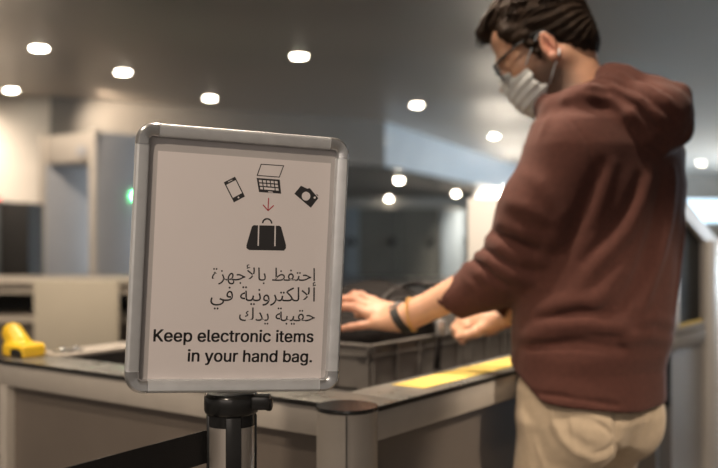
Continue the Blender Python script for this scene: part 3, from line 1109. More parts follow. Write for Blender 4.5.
def text_mesh(name, s, pl, pr, m, bold=0.0, hscale=None):
    cu = bpy.data.curves.new('tmp_text', 'FONT')
    cu.body = s
    cu.size = 1.0
    cu.offset = bold
    cu.extrude = 0.0
    to = bpy.data.objects.new('tmp_text', cu)
    COL.objects.link(to)
    bpy.context.view_layer.update()
    dg = bpy.context.evaluated_depsgraph_get()
    me = bpy.data.meshes.new_from_object(to.evaluated_get(dg))
    bpy.data.objects.remove(to)
    n = len(me.vertices)
    co = np.zeros(n * 3, dtype=np.float32)
    me.vertices.foreach_get('co', co)
    co = co.reshape(-1, 3)
    pl, pr = Vector(pl), Vector(pr)
    w = (pr - pl).length
    d = (pr - pl).normalized()
    k = w / (co[:, 0].max() - co[:, 0].min())
    x = (co[:, 0] - co[:, 0].min()) * k
    y = co[:, 1] * (k if hscale is None else hscale)
    out = np.stack([pl.x + d.x * x - d.y * y, pl.y + d.y * x + d.x * y, np.full(n, IZ + 0.0001)], 1)
    me.vertices.foreach_set('co', out.astype(np.float32).ravel())
    me.name = name
    me.update()
    me.materials.clear()
    return link(name, me, m, po)


def E2(x, y):         # measured on a 2.872x enlargement of the sign's lower part
    return sp(110 + x / 2.872, 250 + y / 2.872, IZ)


GLYPHS = {}
for g_ in '.|188|95,-4 83,-3 73,1 63,9 55,18 51,29 50,41 51,53 55,64 63,73 73,81 83,85 95,87 107,85 118,81 128,73 135,64 140,53 141,41 140,29 135,18 128,9 118,1 107,-3|11,13,12 10,13,11 10,14,13 10,15,14 9,15,10 8,15,9 8,16,15 7,16,8 7,17,16 6,17,7 6,18,17 5,18,6 5,19,18 4,19,5 4,20,19 3,20,4 3,21,20 2,21,3 2,22,21 1,22,2 1,23,22 0,23,1;K|467|60,0 125,0 125,509 60,509 125,262 125,172 448,509 364,509 178,250 226,303 449,0 372,0|0,1,2 0,2,3 4,5,6 4,6,7 8,10,9 8,11,10;a|389|160,-9 137,-7 115,-3 94,5 76,15 60,29 48,45 38,63 32,84 30,108 32,128 36,146 43,161 53,174 64,184 78,193 92,200 108,206 125,211 143,214 161,217 178,220 200,223 218,225 234,227 247,229 257,231 265,235 271,240 274,246 276,255 276,257 275,272 272,285 267,297 260,307 251,315 240,322 227,327 212,330 196,331 178,330 163,327 149,322 137,316 127,309 118,301 110,292 104,283 100,274 41,291 51,313 64,331 79,346 95,358 114,368 133,375 153,380 173,383 194,384 208,384 223,382 239,379 255,375 271,369 286,360 300,350 312,336 322,320 330,301 335,278 337,251 337,0 277,0 277,52 272,52 267,43 260,34 252,25 242,16 229,8 215,1 199,-4 181,-7 170,45 192,47 211,51 228,59 242,68 254,80 263,93 270,108 274,122 276,138 276,190 272,187 267,184 259,182 251,180 241,178 231,176 221,174 210,173 200,171 191,170 182,169 175,168 161,166 147,163 134,159 122,153 112,147 103,139 97,130 93,118 92,105 93,93 96,82 102,72 109,64 119,57 130,52 142,48 156,46|58,60,59 58,61,60 57,61,58 57,62,61 56,62,57 56,63,62 55,63,56 55,64,63 55,65,64 54,65,55 54,66,65 53,66,54 53,67,66 52,67,53 52,40,67 40,39,67 39,68,67 51,41,52 41,40,52 51,42,41 38,68,39 51,43,42 37,68,38 51,44,43 36,68,37 36,69,68 51,45,44 35,69,36 50,45,51 50,46,45 34,69,35 34,70,69 50,47,46 33,70,34 50,48,47 49,48,50 32,70,33 32,71,70 31,71,32 30,71,31 29,71,30 29,72,71 28,72,29 27,72,28 26,94,27 94,72,27 25,94,26 24,94,25 23,94,24 22,94,23 21,94,22 20,94,21 19,94,20 18,94,19 17,94,18 16,94,17 15,94,16 14,94,15 14,95,94 93,72,94 14,96,95 14,97,96 13,97,14 13,98,97 13,99,98 13,100,99 13,101,100 13,102,101 12,102,13 12,103,102 12,104,103 12,105,104 12,106,105 12,107,106 12,108,107 12,109,108 11,109,12 11,110,109 11,111,110 11,112,111 10,112,11 10,113,112 92,72,93 10,114,113 9,114,10 91,72,92 9,115,114 8,115,9 90,72,91 8,116,115 89,72,90 8,117,116 7,117,8 7,118,117 88,74,89 74,72,89 7,119,118 87,74,88 7,120,119 6,120,7 86,75,87 75,74,87 6,121,120 6,122,121 86,76,75 73,72,74 85,76,86 6,123,122 84,76,85 6,84,123 6,76,84 5,76,6 5,77,76 5,78,77 4,78,5 4,79,78 4,80,79 3,80,4 3,81,80 2,81,3 2,82,81 1,82,2 1,83,82 0,83,1;b|424|229,-8 208,-7 189,-3 172,4 159,12 147,21 138,31 130,41 123,50 118,59 112,59 112,0 53,0 53,509 114,509 114,319 118,319 123,327 130,336 137,346 147,355 158,364 171,373 188,379 207,383 229,384 259,382 287,374 313,361 335,342 354,320 370,293 381,261 388,227 390,189 388,151 381,116 370,84 355,57 336,34 313,16 288,3 260,-6 220,47 242,49 262,55 279,66 294,80 306,97 316,117 323,139 327,163 328,189 327,215 323,239 316,261 307,281 295,298 280,311 262,322 243,328 220,330 198,328 178,322 161,312 147,299 134,282 125,263 118,241 114,216 113,189 114,162 118,138 125,115 135,95 147,78 162,65 179,55 198,49|12,14,13 12,15,14 24,26,25 23,26,24 23,27,26 22,27,23 22,28,27 21,28,22 20,28,21 20,29,28 19,29,20 18,29,19 18,61,29 61,30,29 17,61,18 17,62,61 60,30,61 17,63,62 59,30,60 16,63,17 16,64,63 58,30,59 58,31,30 12,16,15 12,68,16 68,67,16 67,66,16 66,65,16 65,64,16 57,31,58 56,31,57 56,32,31 55,32,56 55,33,32 54,33,55 12,69,68 53,33,54 53,34,33 12,70,69 52,34,53 12,71,70 51,34,52 51,35,34 50,35,51 12,72,71 50,36,35 49,36,50 12,73,72 48,36,49 48,37,36 12,74,73 47,37,48 12,10,74 10,75,74 47,38,37 46,38,47 10,76,75 45,38,46 10,9,76 9,77,76 12,11,10 8,77,9 45,39,38 44,39,45 8,78,77 7,78,8 43,39,44 7,43,78 7,39,43 6,39,7 6,40,39 5,40,6 4,40,5 4,41,40 3,41,4 2,41,3 2,42,41 1,42,2 1,0,42;c|396|207,-8 174,-5 144,3 117,16 93,35 72,58 56,85 44,116 37,150 34,187 37,225 44,260 56,291 72,318 93,341 117,360 144,374 174,382 207,384 226,384 243,381 260,377 276,371 291,364 305,356 318,346 330,335 340,322 349,308 356,293 362,277 303,262 300,272 295,281 290,289 284,297 278,304 270,311 261,316 252,321 242,325 231,328 220,329 207,330 184,328 163,321 145,310 130,296 118,278 108,258 102,236 98,212 96,187 98,163 102,139 108,117 118,97 130,80 145,66 163,55 184,49 207,46 220,47 232,49 243,52 253,55 262,60 271,66 279,73 285,80 292,89 297,98 301,107 304,117 363,102 357,86 350,70 341,56 331,43 319,32 306,21 292,12 277,5 261,-1 244,-5 226,-7|17,19,18 17,20,19 16,20,17 16,21,20 16,22,21 15,22,16 15,23,22 15,24,23 14,24,15 14,25,24 14,26,25 13,43,14 43,26,14 43,42,26 42,27,26 13,44,43 41,27,42 13,45,44 40,27,41 39,27,40 39,28,27 13,46,45 38,28,39 12,46,13 37,28,38 36,28,37 12,47,46 36,29,28 35,29,36 34,29,35 12,48,47 34,30,29 11,48,12 33,30,34 32,30,33 11,49,48 32,31,30 10,49,11 10,50,49 10,51,50 9,51,10 9,52,51 8,52,9 8,53,52 8,54,53 7,54,8 7,55,54 7,56,55 72,74,73 6,56,7 71,74,72 71,75,74 70,75,71 6,57,56 69,75,70 69,76,75 5,57,6 5,58,57 68,76,69 67,76,68 67,77,76 66,77,67 5,59,58 65,77,66 4,59,5 65,78,77 64,78,65 4,60,59 63,78,64 62,78,63 4,61,60 61,78,62 4,78,61 4,79,78 3,79,4 3,80,79 3,81,80 2,81,3 2,82,81 2,83,82 1,83,2 1,84,83 1,85,84 0,85,1;d|424|195,-8 165,-6 137,3 111,16 89,34 70,57 55,84 43,116 36,151 34,189 36,227 43,261 55,293 70,320 89,342 112,361 137,374 165,382 196,384 218,383 237,379 253,373 267,364 278,355 287,346 295,336 301,327 306,319 311,319 311,509 372,509 372,0 313,0 313,59 307,59 301,50 295,41 287,31 277,21 266,12 252,4 236,-3 217,-7 205,47 226,49 246,55 263,65 278,78 290,95 299,115 306,138 310,162 312,189 310,216 306,241 300,263 290,282 278,299 263,312 246,322 227,328 205,330 182,328 162,322 145,311 130,298 118,281 108,261 102,239 98,215 96,189 98,163 102,139 109,117 118,97 130,80 145,66 162,55 182,49|28,30,29 28,31,30 17,19,18 17,20,19 16,20,17 16,21,20 15,21,16 15,22,21 15,23,22 14,23,15 14,24,23 14,25,24 13,61,14 61,25,14 61,26,25 13,62,61 60,26,61 59,26,60 13,63,62 59,27,26 58,27,59 13,64,63 12,64,13 58,28,27 58,57,28 57,56,28 56,55,28 55,54,28 54,31,28 12,65,64 12,66,65 11,66,12 11,67,66 10,67,11 10,68,67 53,31,54 10,69,68 9,69,10 52,31,53 9,70,69 9,71,70 51,31,52 8,71,9 8,72,71 50,31,51 7,72,8 7,73,72 49,31,50 7,74,73 6,74,7 48,31,49 6,75,74 47,33,48 33,31,48 5,75,6 5,76,75 46,33,47 5,77,76 45,34,46 34,33,46 45,35,34 32,31,33 4,77,5 4,78,77 44,35,45 44,36,35 4,43,78 43,36,44 4,36,43 4,37,36 3,37,4 3,38,37 3,39,38 2,39,3 2,40,39 2,41,40 1,41,2 1,42,41 0,42,1;e|404|212,-8 177,-5 145,3 117,16 92,35 72,58 56,85 44,116 37,150 34,187 36,224 44,258 55,290 71,317 91,340 115,359 142,373 172,382 205,384 226,383 246,380 266,374 285,366 303,355 319,341 334,324 347,305 357,282 365,256 370,227 371,194 371,169 75,169 75,221 338,221 310,202 308,226 304,248 298,269 288,286 277,301 263,314 246,323 227,328 205,330 183,328 164,323 146,313 131,301 119,286 109,270 102,251 97,231 96,211 96,178 98,151 102,127 110,106 121,88 135,73 151,61 169,53 190,48 212,46 227,47 241,49 254,53 265,58 276,65 285,73 294,82 300,93 306,105 365,91 358,72 348,55 335,39 320,26 302,14 283,4 261,-3 237,-7|17,19,18 17,20,19 16,20,17 16,21,20 16,22,21 15,22,16 15,23,22 14,23,15 14,24,23 14,25,24 13,45,14 45,44,14 44,25,14 43,25,44 42,25,43 13,46,45 42,26,25 41,26,42 13,47,46 12,47,13 40,26,41 12,48,47 40,27,26 39,27,40 12,49,48 11,49,12 11,50,49 38,27,39 38,28,27 11,51,50 37,28,38 10,51,11 37,29,28 10,52,51 36,29,37 10,33,52 33,53,52 36,34,29 34,30,29 35,34,36 9,33,10 9,32,33 53,34,33 53,30,34 54,30,53 54,31,30 8,32,9 55,31,54 8,31,32 8,55,31 8,56,55 7,56,8 7,57,56 6,57,7 6,58,57 71,73,72 70,73,71 70,74,73 6,59,58 5,59,6 69,74,70 5,60,59 68,74,69 68,75,74 67,75,68 5,61,60 66,75,67 4,61,5 66,76,75 4,62,61 65,76,66 64,76,65 4,63,62 63,76,64 4,76,63 4,77,76 3,77,4 3,78,77 2,78,3 2,79,78 2,80,79 1,80,2 1,81,80 0,81,1;g|425|207,-151 180,-149 156,-146 134,-140 114,-132 97,-122 82,-110 70,-97 59,-84 51,-69 101,-41 107,-49 114,-57 122,-66 131,-74 142,-82 154,-88 169,-93 187,-96 207,-97 236,-95 261,-87 282,-75 298,-58 308,-34 311,-6 311,68 306,68 301,60 294,51 287,41 277,32 266,23 252,16 236,10 217,6 195,5 165,7 138,14 113,27 90,43 71,65 55,90 43,120 36,154 34,191 36,229 43,263 55,293 71,320 90,342 112,361 138,374 166,382 196,384 218,383 237,379 253,373 267,365 279,356 288,346 296,336 302,327 308,319 313,319 313,379 372,379 372,-9 370,-40 363,-67 350,-90 334,-109 314,-124 291,-136 265,-144 237,-149 205,59 227,61 246,66 264,75 278,87 290,103 300,121 307,142 311,166 312,193 311,219 307,242 300,264 291,283 279,299 264,312 247,322 227,328 205,330 182,328 163,322 145,312 130,298 118,282 109,262 102,241 98,218 96,193 98,167 102,144 109,123 118,104 131,88 145,76 163,66 183,61|53,55,54 53,56,55 52,56,53 64,66,65 64,67,66 52,57,56 51,57,52 51,58,57 51,59,58 50,59,51 50,60,59 50,61,60 49,94,50 94,61,50 94,62,61 49,95,94 93,62,94 92,62,93 49,96,95 92,63,62 91,63,92 49,97,96 48,97,49 91,64,63 91,90,64 90,89,64 89,88,64 88,87,64 87,67,64 48,98,97 48,99,98 47,99,48 47,100,99 46,100,47 46,101,100 86,67,87 46,102,101 45,102,46 85,67,86 45,103,102 45,104,103 84,67,85 44,104,45 44,105,104 83,67,84 43,105,44 43,106,105 82,67,83 43,107,106 81,67,82 42,107,43 42,108,107 80,26,81 26,67,81 41,108,42 41,109,108 79,26,80 41,110,109 78,27,79 27,26,79 78,28,27 25,67,26 41,111,110 77,28,78 40,111,41 40,76,111 76,28,77 76,29,28 40,29,76 40,30,29 39,30,40 39,31,30 39,32,31 38,32,39 38,33,32 38,34,33 37,34,38 37,35,34 36,35,37 24,67,25 24,68,67 23,68,24 23,69,68 9,11,10 9,12,11 9,13,12 22,69,23 9,14,13 22,70,69 8,14,9 8,15,14 21,70,22 8,16,15 7,16,8 20,70,21 7,17,16 20,71,70 7,18,17 19,71,20 7,19,18 7,71,19 6,71,7 6,72,71 5,72,6 4,72,5 4,73,72 3,73,4 3,74,73 2,74,3 2,75,74 1,75,2 1,0,75;h|410|114,227 114,0 53,0 53,509 114,509 114,287 102,287 116,319 132,344 152,362 175,374 200,382 227,384 252,383 275,377 295,369 313,356 328,340 341,321 350,298 355,271 357,240 357,0 296,0 296,235 293,263 286,286 273,304 256,318 235,326 210,329 192,328 176,324 161,317 147,308 136,297 126,283 119,266 115,248|2,4,3 2,6,4 6,5,4 11,13,12 11,14,13 10,14,11 10,15,14 9,15,10 9,16,15 8,16,9 8,17,16 7,31,8 31,17,8 31,30,17 30,18,17 29,18,30 7,32,31 28,18,29 7,33,32 28,19,18 6,33,7 27,19,28 6,34,33 6,35,34 26,19,27 26,20,19 6,36,35 2,37,6 37,36,6 25,20,26 25,21,20 2,38,37 24,21,25 2,0,38 24,22,21 23,22,24 2,1,0;i|167|84,443 73,444 63,448 54,455 47,463 43,472 41,483 43,494 47,504 54,512 63,518 73,522 84,524 95,522 105,518 114,512 121,504 125,494 126,483 125,472 121,463 114,455 105,448 95,444 53,0 53,379 114,379 114,0|24,26,25 24,27,26 11,13,12 10,13,11 10,14,13 9,14,10 9,15,14 8,15,9 8,16,15 7,16,8 7,17,16 6,17,7 6,18,17 5,18,6 5,19,18 4,19,5 4,20,19 3,20,4 3,21,20 2,21,3 2,22,21 1,22,2 1,23,22 0,23,1;l|189|139,-2 112,0 91,8 74,20 62,37 55,59 53,84 53,509 114,509 114,99 114,83 117,71 120,62 126,57 135,53 146,52 152,52 157,52 160,53 164,53 167,54 170,54 181,3 175,1 169,0 162,-1 154,-2 147,-2|6,8,7 6,9,8 6,10,9 5,10,6 5,11,10 5,12,11 5,13,12 4,13,5 4,14,13 20,22,21 19,22,20 18,22,19 4,15,14 17,22,18 16,22,17 15,22,16 4,22,15 3,22,4 2,22,3 1,22,2 1,23,22 1,24,23 1,25,24 0,25,1 0,26,25 0,27,26;m|610|53,0 53,379 112,379 112,295 108,295 114,314 122,331 132,346 144,358 158,368 172,376 187,382 203,385 219,386 245,383 268,375 287,361 303,342 314,320 321,295 312,295 318,312 326,329 337,343 350,356 364,366 381,375 398,381 417,385 437,386 458,385 478,380 497,372 514,361 529,346 541,328 550,307 555,283 557,255 557,0 496,0 496,254 493,279 485,298 473,313 456,323 438,329 419,330 402,329 387,326 374,320 363,312 353,302 345,290 340,277 336,263 335,247 335,0 274,0 274,260 272,280 265,297 253,311 238,322 220,328 199,330 185,329 171,326 158,320 145,312 135,302 126,289 119,274 115,257 114,238 114,0|12,14,13 28,30,29 11,14,12 27,30,28 27,31,30 11,15,14 10,15,11 26,31,27 26,32,31 0,2,1 0,4,2 4,3,2 9,15,10 25,32,26 9,16,15 25,33,32 8,16,9 24,33,25 8,17,16 24,34,33 7,17,8 23,34,24 23,35,34 6,17,7 22,47,23 47,35,23 6,65,17 65,18,17 5,66,6 66,65,6 64,18,65 22,48,47 46,35,47 5,67,66 22,49,48 21,49,22 45,35,46 45,36,35 63,18,64 5,68,67 21,50,49 44,36,45 62,18,63 5,69,68 62,19,18 21,51,50 4,69,5 43,36,44 20,51,21 4,70,69 20,52,51 61,19,62 43,37,36 20,53,52 4,71,70 42,37,43 60,20,61 20,19,61 0,72,4 72,71,4 60,53,20 60,54,53 42,38,37 59,54,60 41,38,42 59,55,54 0,73,72 59,56,55 58,56,59 0,74,73 41,39,38 40,39,41 58,57,56 0,75,74;n|410|114,227 114,0 53,0 53,379 112,379 112,287 102,287 116,319 132,344 152,362 175,374 200,382 227,384 252,383 275,377 295,369 313,356 328,340 341,321 350,298 355,271 357,240 357,0 296,0 296,235 293,263 286,286 273,304 256,318 235,326 210,329 192,328 176,324 161,317 147,308 136,297 126,283 119,266 115,248|11,13,12 11,14,13 10,14,11 2,4,3 2,6,4 6,5,4 10,15,14 9,15,10 9,16,15 8,16,9 8,17,16 7,31,8 31,17,8 31,30,17 30,18,17 29,18,30 7,32,31 28,18,29 7,33,32 28,19,18 6,33,7 27,19,28 6,34,33 6,35,34 26,19,27 26,20,19 6,36,35 2,37,6 37,36,6 25,20,26 25,21,20 2,38,37 24,21,25 2,0,38 24,22,21 23,22,24 2,1,0;o|415|207,-8 174,-5 144,3 117,16 93,35 72,58 56,85 44,116 37,150 34,187 37,225 44,260 56,291 72,318 93,341 117,360 144,374 174,382 207,384 241,382 271,374 299,360 323,341 343,318 359,291 371,260 379,225 381,187 379,150 371,116 359,85 343,58 323,35 299,16 271,3 241,-5 207,46 231,49 252,55 270,66 285,80 298,97 307,117 314,139 318,163 319,187 318,212 314,236 307,258 298,278 285,296 270,310 252,321 231,328 207,330 184,328 163,321 145,310 130,296 118,278 108,258 102,236 98,212 96,187 98,163 102,139 108,117 118,97 130,80 145,66 163,55 184,49|17,19,18 16,19,17 16,20,19 15,20,16 15,21,20 14,21,15 14,22,21 13,22,14 13,54,22 54,23,22 13,55,54 53,23,54 13,56,55 52,23,53 13,57,56 51,23,52 12,57,13 51,24,23 12,58,57 50,24,51 12,59,58 49,24,50 11,59,12 49,25,24 11,60,59 48,25,49 10,60,11 48,26,25 10,61,60 47,26,48 10,62,61 46,26,47 46,27,26 9,62,10 9,63,62 45,27,46 8,63,9 8,64,63 44,27,45 44,28,27 8,65,64 43,28,44 43,29,28 7,65,8 7,66,65 42,29,43 7,67,66 41,29,42 6,67,7 41,30,29 6,68,67 40,30,41 5,68,6 40,31,30 5,69,68 39,31,40 5,70,69 38,31,39 4,70,5 38,32,31 4,71,70 37,32,38 4,36,71 36,32,37 4,32,36 3,32,4 3,33,32 2,33,3 2,34,33 1,34,2 1,35,34 0,35,1;p|424|53,-143 53,379 112,379 112,319 118,319 123,327 130,336 137,346 147,355 158,364 171,373 188,379 207,383 229,384 259,382 287,374 313,361 335,342 354,320 370,293 381,261 388,227 390,189 388,151 381,116 370,84 355,57 336,34 313,16 288,3 260,-6 229,-8 208,-7 189,-3 173,4 159,12 147,21 138,31 130,41 124,50 118,59 114,59 114,-143 220,47 242,49 262,55 279,66 294,80 306,97 316,117 323,139 327,163 328,189 327,215 323,239 316,261 307,281 295,298 280,311 262,322 243,328 220,330 198,328 178,322 161,312 147,299 134,282 125,263 118,241 114,216 113,189 114,162 118,138 125,115 135,95 147,78 162,65 179,55 198,49|12,14,13 11,14,12 11,15,14 0,2,1 0,3,2 10,15,11 10,16,15 9,16,10 8,16,9 8,17,16 7,17,8 6,17,7 6,61,17 61,18,17 5,61,6 5,62,61 60,18,61 5,63,62 59,18,60 4,63,5 4,64,63 58,18,59 58,19,18 0,4,3 0,68,4 68,67,4 67,66,4 66,65,4 65,64,4 57,19,58 56,19,57 56,20,19 55,20,56 55,21,20 54,21,55 0,69,68 53,21,54 53,22,21 0,70,69 52,22,53 0,71,70 51,22,52 51,23,22 50,23,51 0,72,71 50,24,23 49,24,50 0,73,72 48,24,49 48,25,24 0,41,73 41,74,73 47,25,48 41,75,74 47,26,25 46,26,47 41,76,75 45,26,46 41,40,76 40,77,76 0,42,41 39,77,40 45,27,26 44,27,45 39,78,77 38,78,39 43,27,44 38,43,78 38,27,43 37,27,38 37,28,27 36,28,37 35,28,36 35,29,28 34,29,35 33,29,34 33,30,29 32,30,33 32,31,30;r|259|53,0 53,379 112,379 112,321 115,321 124,339 137,354 152,367 171,377 191,383 213,385 218,385 223,385 229,384 235,384 240,384 243,384 243,322 241,323 236,324 230,324 223,325 215,326 207,326 190,324 174,321 159,315 146,306 135,296 126,284 119,269 115,254 114,237 114,0|9,11,10 9,12,11 9,13,12 9,14,13 9,15,14 9,16,15 9,17,16 8,17,9 0,2,1 0,3,2 7,17,8 6,17,7 5,19,6 19,18,6 18,17,6 4,23,5 23,22,5 22,21,5 21,20,5 20,19,5 4,24,23 4,25,24 0,4,3 0,31,4 31,30,4 30,29,4 29,28,4 28,27,4 27,26,4 26,25,4 0,32,31 0,33,32;s|365|182,-8 157,-7 133,-3 112,3 93,12 76,24 62,38 50,54 41,73 36,94 94,107 101,87 111,72 124,60 141,52 160,47 181,45 206,47 227,53 244,62 258,74 265,88 268,103 266,115 262,126 254,136 243,144 229,150 212,155 149,170 118,180 92,192 72,208 58,227 50,249 47,274 49,295 55,314 65,332 79,347 95,360 115,370 137,378 161,383 187,384 212,383 234,379 254,372 271,363 286,352 299,339 309,324 318,308 324,290 268,277 262,291 254,304 243,316 228,325 210,331 187,333 166,331 147,326 131,317 119,305 111,292 109,277 110,264 115,253 124,243 136,235 152,229 172,223 229,209 261,200 287,187 306,171 320,153 328,131 331,107 329,85 323,65 312,47 298,31 281,18 260,6 236,-2 210,-7|43,45,44 43,46,45 42,46,43 42,47,46 41,47,42 41,48,47 40,48,41 40,49,48 39,49,40 39,50,49 38,50,39 38,60,50 60,51,50 38,61,60 59,51,60 37,61,38 37,62,61 58,51,59 37,63,62 57,51,58 57,52,51 37,64,63 56,52,57 36,64,37 56,53,52 36,65,64 55,53,56 35,65,36 35,66,65 54,53,55 35,67,66 34,67,35 34,68,67 34,69,68 33,69,34 33,70,69 33,71,70 33,72,71 32,72,33 32,73,72 32,74,73 31,74,32 31,75,74 30,75,31 30,76,75 29,76,30 29,77,76 28,77,29 27,77,28 27,78,77 26,78,27 25,78,26 24,78,25 24,79,78 23,79,24 22,79,23 9,11,10 22,80,79 21,80,22 8,11,9 20,80,21 8,12,11 20,81,80 19,81,20 7,12,8 7,13,12 19,82,81 18,82,19 7,14,13 6,14,7 17,82,18 6,15,14 16,82,17 16,83,82 6,16,15 6,83,16 5,83,6 5,84,83 4,84,5 4,85,84 3,85,4 3,86,85 2,86,3 2,87,86 1,87,2 1,0,87;t|227|204,379 204,327 6,327 6,379 65,471 126,471 126,98 127,83 130,70 136,61 144,55 156,51 170,50 175,50 180,50 185,51 191,52 197,53 202,54 213,2 207,0 200,-2 192,-3 184,-3 176,-4 168,-4 138,-1 113,7 92,21 77,41 68,64 65,93|31,5,4 31,6,5 2,0,3 2,1,0 31,7,6 30,7,31 30,8,7 30,9,8 29,9,30 29,10,9 29,11,10 17,19,18 16,19,17 15,19,16 29,12,11 14,19,15 13,19,14 12,19,13 29,19,12 28,19,29 27,19,28 26,19,27 26,20,19 26,21,20 25,21,26 25,22,21 25,23,22 25,24,23;u|410|182,-5 158,-3 135,2 115,11 97,23 82,39 69,59 60,82 54,109 53,139 53,379 114,379 114,144 116,117 124,94 137,75 154,61 175,53 200,50 218,51 234,55 249,62 263,71 274,83 283,97 290,113 295,132 296,153 296,379 357,379 357,0 298,0 298,92 307,92 294,60 277,35 257,17 234,5 209,-3|9,11,10 9,12,11 27,29,28 27,30,29 26,30,27 9,13,12 8,13,9 25,33,26 33,30,26 8,14,13 24,33,25 7,14,8 23,32,24 32,33,24 7,15,14 23,34,32 34,31,32 34,30,33 22,34,23 6,15,7 6,16,15 21,34,22 20,34,21 6,17,16 20,35,34 31,30,34 5,17,6 19,35,20 5,18,17 18,35,19 5,35,18 4,35,5 4,36,35 3,36,4 3,37,36 2,37,3 2,38,37 1,38,2 1,0,38;y|389|47,-139 61,-86 71,-87 83,-89 94,-90 104,-89 113,-86 122,-81 130,-74 138,-64 145,-51 151,-36 163,-1 17,379 84,379 165,155 173,132 180,109 187,87 193,64 199,42 206,21 184,21 190,42 196,64 202,87 209,110 216,132 224,155 305,379 371,379 204,-58 196,-77 187,-93 177,-107 165,-119 153,-128 139,-136 125,-141 109,-144 91,-145 82,-145 73,-144 65,-143 57,-142 52,-140|12,14,13 12,15,14 28,30,29 28,31,30 12,16,15 27,31,28 26,31,27 12,17,16 25,21,26 21,31,26 12,18,17 24,21,25 12,19,18 23,20,24 20,21,24 12,23,19 23,20,19 12,22,23 12,21,22 12,31,21 11,31,12 10,31,11 9,31,10 9,32,31 8,32,9 7,32,8 7,33,32 6,33,7 0,2,1 5,33,6 0,3,2 4,33,5 0,4,3 0,33,4 0,34,33 0,35,34 0,36,35 0,37,36 0,38,37 45,38,0 44,38,45 44,39,38 43,39,44 42,39,43 42,40,39 41,40,42; |188||'.split(';'):
    ch_, adv_, vs_, ts_ = g_.split('|')
    GLYPHS[ch_] = (int(adv_), [tuple(map(int, p.split(','))) for p in vs_.split()], [tuple(map(int, p.split(','))) for p in ts_.split()])


def sans_text(name, txt, pl, pr, m):
    V, T, x = [], [], 0
    for ch in txt:
        a, vs, ts = GLYPHS[ch]
        for bx, by in ((-17, -8), (17, -8), (-17, 8), (17, 8)):     # a medium weight
            n0 = len(V)
            V += [(x + p[0] + bx, p[1] + by) for p in vs]
            T += [tuple(n0 + i for i in t) for t in ts]
        x += a
    lo, hi = min(p[0] for p in V), max(p[0] for p in V)
    pl, pr = Vector(pl), Vector(pr)
    d = (pr - pl).normalized()
    k = (pr - pl).length / (hi - lo)
    me = bpy.data.meshes.new(name)
    me.from_pydata([(pl.x + d.x * (q[0] - lo) * k - d.y * q[1] * k, pl.y + d.y * (q[0] - lo) * k + d.x * q[1] * k, IZ + 0.0001) for q in V], [], T)
    me.update()
    return link(name, me, m, po)


sans_text('text_line', 'Keep electronic items', E2(124, 262.5), E2(584, 264.5), M['ink'])
sans_text('text_line', 'in your hand bag.', E2(222, 320), E2(580, 322), M['ink'])
# Arabic, letters in their joined forms, laid out from left to right
L1 = [0xFE87, 0xFEA3, 0xFE98, 0xFED4, 0xFEC6, 0x20, 0xFE91, 0xFE8E, 0xFEF7, 0xFE9F, 0xFEEC, 0xFEB0, 0xFE93]
L2 = [0xFE8D, 0xFEFB, 0xFEDF, 0xFEDC, 0xFE98, 0xFEAE, 0xFEED, 0xFEE7, 0xFEF4, 0xFE94, 0x20, 0xFED3, 0xFEF2]
L3 = [0xFEA3, 0xFED8, 0xFEF4, 0xFE92, 0xFE94, 0x20, 0xFEF3, 0xFEAA, 0xFED9]
for L, xl, xr, y in ((L1, 292, 592, 88), (L2, 288, 588, 147), (L3, 370, 588, 204)):
    text_mesh('arabic_text_line', ''.join(chr(c) for c in L[::-1]), E2(xl, y - 1), E2(xr, y + 1), M['ink'])

# ------------------------------------------------------------------ the man
FWD, RGT, UP = np.array((-0.62, 0.785, 0.0)), np.array((0.785, 0.62, 0.0)), np.array((0, 0, 1.0))
V3 = lambda px, py, D: np.array(at(px, py, D))
root = V3(588, 395, 1.955)
man = empty('person', (root[0], root[1], 0))
tag(man, 'man in a brown hoodie, face mask and glasses leaning over the tray', 'person')
MINV = Matrix.Translation(-Vector((root[0], root[1], 0)))


def wear(o, parent=None):
    o.parent = parent or man
    o.matrix_parent_inverse = MINV
    return o


# head frame
hd_r = np.array((0.19, 0.98, 0.0))
hd_l = np.array((-0.98, 0.19, 0.0))
yaw, pit = math.radians(6), math.radians(31)
h0 = math.cos(yaw) * hd_l + math.sin(yaw) * hd_r
h0 /= np.linalg.norm(h0)
HF = math.cos(pit) * h0 - math.sin(pit) * UP
HU = math.sin(pit) * h0 + math.cos(pit) * UP
HL = np.cross(HU, HF)
HC = V3(545, 45.5, 2.03)
HFRAME = np.array((HF, HL, HU))


def hp_(x, y, z):
    return HC + HF * x + HL * y + HU * z


def hfr(tilt=0.0, tw=0.0):
    """head frame turned about the left axis by tilt and about the up axis by tw"""
    c, s = math.cos(tilt), math.sin(tilt)
    f, u = c * HF - s * HU, s * HF + c * HU
    c, s = math.cos(tw), math.sin(tw)
    f2, l2 = c * f + s * HL, c * HL - s * f
    return np.array((f2, l2, u))


NECK = V3(585, 118, 1.985)
SHL, ELL, WRL = V3(562, 152, 1.865), V3(516, 264, 1.92), V3(407, 317, 2.0)
SHR, ELR, WRR = V3(652, 152, 2.09), V3(592, 284, 2.22), V3(488, 323, 2.27)

body = Solid()
